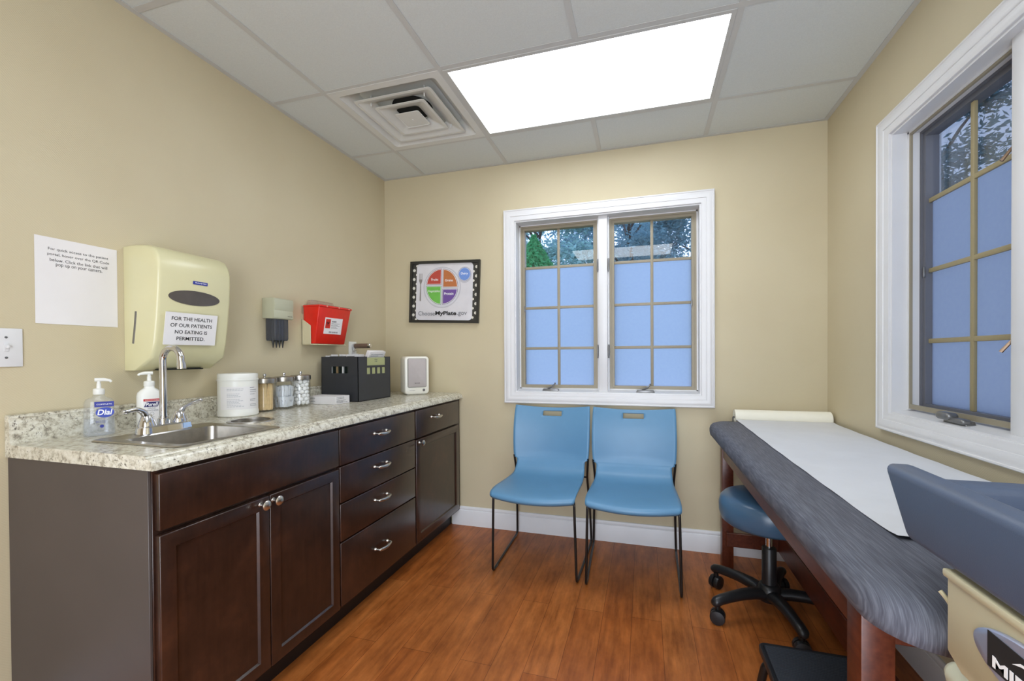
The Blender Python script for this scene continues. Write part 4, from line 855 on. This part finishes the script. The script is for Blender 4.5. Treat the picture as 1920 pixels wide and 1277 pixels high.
ch = make_chair(); ch.location = (1.2475, 0, 0); ch['label'] = 'left one of two blue plastic chairs under the back window'
c2 = dup(ch, 'right one of two blue plastic chairs under the back window, nearer the exam table'); c2.location = (1.742, -.006, 0); c2.rotation_euler = (0, 0, radians(.6))

# ================================================================== LONG EXAM TABLE
et = thing('exam_table', 'long cherry wood exam table with slate grey cushion along the right wall', 'exam table', (2.44, -1.05, 0))
EX0, EX1, EY0, EY1 = 2.142, 2.758, -1.985, -.137
L_ = [[(x, y, z) for x, y in rrect(EX0 + e, EX1 - e * .6, EY0 + e, EY1 - e, .10 - min(e, .03), 8)] for e, z in ((.016, .728), (.003, .735), (0, .750), (0, .768), (.005, .782), (.014, .792), (.032, .799), (.07, .802))]
obj('cushion', loft(NB(), L_), STREAK, et, smooth=60)
obj('table_board', B(2.195, 2.73, -1.90, -.16, .712, .7275), CHERRY, et)
LX = (2.207, 2.662); LY = (-.212, -1.748)
for lx in LX:
    for ly in LY: obj('leg', B(lx, lx + .056, ly, ly + .062, 0, .711, .003, 2), CHERRY, et)
bm = B(2.212, 2.234, LY[1] + .062, LY[0], .606, .711, .002, 1); obj('side_apron', bm, CHERRY, et); obj('side_apron', B(2.69, 2.712, LY[1] + .062, LY[0], .606, .711, .002, 1), CHERRY, et)
obj('end_apron', B(2.263, 2.662, LY[1] + .008, LY[1] + .030, .606, .711, .002, 1), CHERRY, et); obj('end_apron', B(2.263, 2.662, LY[0] + .03, LY[0] + .052, .606, .711, .002, 1), CHERRY, et)
for yy in (LY[0] - .0215, LY[1] + .0625):
    s_ = obj('cross_stretcher', B(2.224, 2.705, yy, yy + .021, .140, .212, .002, 1), CHERRY, et)
obj('long_stretcher', B(2.468, 2.490, LY[1] + .084, LY[0] - .022, .140, .250, .002, 1), CHERRY, et)
obj('rating_tag', B(2.2095, 2.2118, -.34, -.275, .665, .685), mat('tag_grey', 'a9a59a', .4), et)
bm = tube(NB(), [(2.284, -.0815, .812), (2.764, -.0815, .812)], .006, 12)
for xx in (2.284, 2.762): tube(bm, fillet([(xx, -.0815, .812), (xx, -.0815, .72), (xx + (.02 if xx < 2.5 else -.04), -.18, .715)], .02), .004, 8)
obj('roll_holder', bm, GREYM, et)
# paper roll
pr = thing('exam_paper_roll', 'roll of white exam paper pulled out over the exam table cushion', 'paper roll', (2.52, -.0815, .77))
RXm = Matrix.Translation((2.290, -.0815, .812)) @ Matrix.Rotation(pi / 2, 4, 'Y')
obj('roll', lathe(NB(), [(.0180, 0), (.0425, 0), (.0425, .464), (.0180, .464), (.0180, 0)], n=40, mx=RXm, cap0=False, cap1=False), ROLLM, pr)
pts = [(-.0815 + .0430 * sin(a), .812 + .0430 * cos(a)) for a in (-.9, -1.2, -1.5)]
path = [(-.1243, .7990), (-.132, .8045), (-.150, .8062), (-.19, .8052), (-.26, .8045)] + [(-.26 - .0608 * i, .8045 + .0008 * sin(i * 1.7)) for i in range(1, 24)] + [(-1.690, .8058), (-1.722, .8066)]
t = NB(); NXs = 14; G = []
for k, (y, z) in enumerate(path):
    s_ = k / (len(path) - 1); row = []
    for i in range(NXs + 1):
        u = i / NXs; x = 2.292 - .014 * min(1, s_ * 2) + u * (.458 - .006 * s_)
        zz = z + .0007 * sin(9 * u + 5 * s_) * (s_ > .15) + (.004 * max(0, (s_ - .955) / .045) * (1 - u) ** 3 if s_ > .955 else 0)
        if x > 2.725 and s_ > .1: zz -= (x - 2.725) * .12
        row.append((x, y + (.012 * u if s_ > .98 else 0), zz))
    G.append(row)
A = [[t.verts.new(p) for p in r_] for r_ in G]; Bv = [[t.verts.new((p[0], p[1], p[2] + .0005)) for p in r_] for r_ in G]
for g_, fl2 in ((A, True), (Bv, False)):
    for a, b in zip(g_, g_[1:]):
        for i in range(NXs): t.faces.new((a[i], a[i + 1], b[i + 1], b[i]) if fl2 else (a[i], b[i], b[i + 1], a[i + 1]))
per = [(A[0][i], Bv[0][i]) for i in range(NXs + 1)] + [(A[k][-1], Bv[k][-1]) for k in range(1, len(A))] + [(A[-1][i], Bv[-1][i]) for i in range(NXs - 1, -1, -1)] + [(A[k][0], Bv[k][0]) for k in range(len(A) - 2, 0, -1)]
for i in range(len(per)): a, b = per[i], per[(i + 1) % len(per)]; t.faces.new((a[0], b[0], b[1], a[1]))
obj('paper_sheet', merge(NB(), t), SHEET, pr, smooth=60)

# ================================================================== STOOL
SXc, SYc = 2.338, -.588
stl = thing('rolling_stool', 'round rolling stool with blue vinyl seat and black five-star base, under the exam table', 'stool', (SXc, SYc, 0))
R0 = .203
obj('seat', lathe(NB(), [(R0 - .055, .405), (R0 - .025, .408), (R0 - .008, .422), (R0, .450), (R0 + .001, .485), (R0 - .006, .512), (R0 - .020, .527), (R0 - .05, .535), (.06, .538), (.01, .538)], (SXc, SYc, 0), 56), TEAL, stl, smooth=60)
bm = lathe(NB(), [(.095, .398), (.10, .404), (.02, .4045)], (SXc, SYc, 0), 32); lathe(bm, [(.03, .375), (.034, .398)], (SXc, SYc, 0), 24); tube(bm, [(SXc, SYc, .385), (SXc + .14, SYc - .02, .388), (SXc + .16, SYc - .02, .385)], [.006, .005, .008], 8); obj('seat_plate', bm, BLACK, stl)
obj('piston', lathe(NB(), [(.0135, .28), (.0135, .376)], (SXc, SYc, 0), 20), CHROME, stl)
obj('column', lathe(NB(), [(.030, .075), (.0290, .30), (.026, .304), (.0145, .305)], (SXc, SYc, 0), 28), BLKP, stl)
bm = lathe(NB(), [(.035, .066), (.048, .074), (.050, .118), (.038, .140), (.0305, .144)], (SXc, SYc, 0), 28)
base_a = math.atan2(-.726 - SYc, 2.086 - SXc)
angs = [base_a + k * 2 * pi / 5 for k in range(5)]
for a in angs:
    d = Vector((cos(a), sin(a), 0)); c0 = Vector((SXc, SYc, 0)); L2 = []
    pv = Vector((-d.y, d.x, 0))
    for q_, z, wv, hv in ((.025, .098, .034, .026), (.08, .108, .029, .024), (.14, .110, .025, .023), (.20, .106, .022, .022), (.245, .101, .022, .021), (.274, .094, .021, .020), (.286, .092, .012, .012)):
        L2.append([c0 + d * q_ + pv * wv * cos(2 * pi * i / 14) + Vector((0, 0, z + hv * sin(2 * pi * i / 14))) for i in range(14)])
    loft(bm, L2)
obj('star_base', bm, BLKP, stl, smooth=60)
for k, a in enumerate(angs):
    d = Vector((cos(a), sin(a), 0)); p = Vector((SXc, SYc, 0)) + d * .262; ca = [1.35, 1.5, 1.9, .4, 2.4][k]; ax = Vector((cos(ca), sin(ca), 0)); m0 = Matrix.Translation((p.x, p.y, .0315)) @ Matrix((ax, Vector((-ax.y, ax.x, 0)), Vector((0, 0, 1)))).transposed().to_4x4() @ Matrix.Rotation(pi / 2, 4, 'Y')
    bm = NB()
    for s_ in (-1, 1): lathe(bm, [(.006, s_ * .004), (.0305, s_ * .004), (.031, s_ * .017), (.029, s_ * .023), (.012, s_ * .026), (.003, s_ * .026)], n=24, mx=m0)
    cst = obj('caster', bm, BLKP, stl)
    bm = lathe(NB(), [(.010, .058), (.012, .064), (.011, .076), (.005, .080)], (p.x, p.y, 0), 14); tube(bm, [p + Vector((0, 0, .0315)) - ax * .0035, p + Vector((0, 0, .0315)) + ax * .0035], .006, 10); box(bm, p.x - .0035, p.x + .0035, p.y - .0035, p.y + .0035, .030, .062); obj('caster_stem', bm, BLACK, cst)

# ================================================================== STEP STOOL
ss = thing('step_stool', 'low black step stool with ribbed rubber top at the bottom of the photo', 'step stool', (2.31, -1.33, 0))
bm = loft(NB(), [[(x, y, z) for x, y in rrect(2.162 + e, 2.458 - e, -1.495 + e, -1.160 - e, .018, 5)] for z, e in ((.196, .002), (.198, 0), (.216, 0), (.220, .003), (.220, .010), (.217, .012))]); obj('top_frame', bm, BLKP, ss)
bm = B(2.177, 2.443, -1.480, -1.175, .2165, .2195, .001, 1)
for i in range(40): yy = -1.476 + i * .0076; box(bm, 2.180, 2.440, yy, yy + .0035, .2194, .2206)
obj('rubber_mat', bm, mat('rubber_mat', '2d3138', .6), ss)
for s_, xx in ((-1, 2.19), (1, 2.425)):
    for yy, dy in ((-1.215, .03), (-1.44, -.03)):
        obj('leg', tube(NB(), fillet([(xx - s_ * .03, yy, .186), (xx + s_ * .018, yy, .186), (xx + s_ * .045, yy + dy, .004)], .035, 8), .0125, 12), BLACK, ss)

# ================================================================== PADDED TRAY TABLE (right edge)
pt = thing('pediatric_exam_table', 'slate blue padded tray table with cream base and oval badge, right edge', 'exam table', (2.43, -2.45, 0))
PX0, PX1, PZ = 2.170, 2.700, .990
bm = NB(); YN = -3.05
prism(bm, [(-1.903, PZ), (YN, PZ), (YN, .893), (-1.968, .893)], 'x', PX0, PX0 + .043, .012, 4)
prism(bm, [(-1.903, PZ), (YN, PZ), (YN, .893), (-1.968, .893)], 'x', PX1 - .043, PX1, .012, 4)
box(bm, PX0 + .040, PX1 - .040, -1.945, -1.893, .893, .968, .010, 3); box(bm, PX0 + .036, PX1 - .036, YN, -1.93, .890, .918, .004, 2)
obj('padded_top', bm, SLATE, pt, smooth=60)
bm = prism(NB(), [(-2.046, .8895), (-2.046, .784), (-2.072, .771), (-2.96, .771), (-2.96, .8895)], 'x', PX0 + .006, PX1 - .006, .004, 2); box(bm, PX0 + .001, PX0 + .012, -2.96, -2.046, .879, .8895, .003, 2); obj('cream_body', bm, CREAM, pt)
obj('pedestal', B(2.30, 2.62, -2.95, -2.45, .06, .7705, .02, 3), CREAM, pt); obj('pedestal_foot', B(2.24, 2.68, -3.02, -2.40, 0, .06, .02, 3), mat('foot_grey', '77756c', .5), pt)
obj('grip', tube(NB(), [(2.207, -2.007, .736), (2.207, -2.011, .736), (2.207, -2.022, .736), (2.207, -2.20, .738), (2.24, -2.40, .760)], [.008, .014, .019, .019, .016], 16), mat('cream_grip', 'd6d6bc', .35), pt)
bm = tube(NB(), fillet([(2.192, -2.050, .822), (2.192, -2.030, .830), (2.190, -2.022, .838), (2.186, -2.016, .845)], .004), .0028, 8); obj('hook', bm, CREAM, pt)
bR, bU, bN = Vector((0, -1, 0)), Vector((0, 0, 1)), Vector((-1, 0, 0)); bcn = Vector((PX0 + .0055, -2.196, .836))
bd = obj('badge', loft(NB(), [[bcn + bR * x + bU * z + bN * o_ for x, z in circ(0, 0, .098 * k_, .033 * k_, 48)] for o_, k_ in ((0, 1), (.003, .99), (.0045, .95))]), mat('silver_badge', 'a9afc4', .3, .5), pt, label='silver oval badge')
bm = NB(); poly(bm, bcn + bN * .0047, bR, bU, [(-.072, -.018), (.074, -.018), (.070, .008), (.05, .0125), (.02, .016), (-.02, .0195), (-.072, .021)], .0006); obj('black_field', bm, INK, bd)
text('lettering', 'MIDMARK', WINK, bd, bcn + bN * .0056 + bU * -.0085 + bR * .002, bR, bU, .132, .0125, bold=.03)
bm = poly(NB(), bcn + bN * .0056, bR, bU, [(-.038, .006), (-.026, .0105), (-.012, .012), (.01, .0115), (.03, .009), (.03, .011), (.01, .0145), (-.012, .0155), (-.028, .013)], .0004); obj('swoosh', bm, WINK, bd)
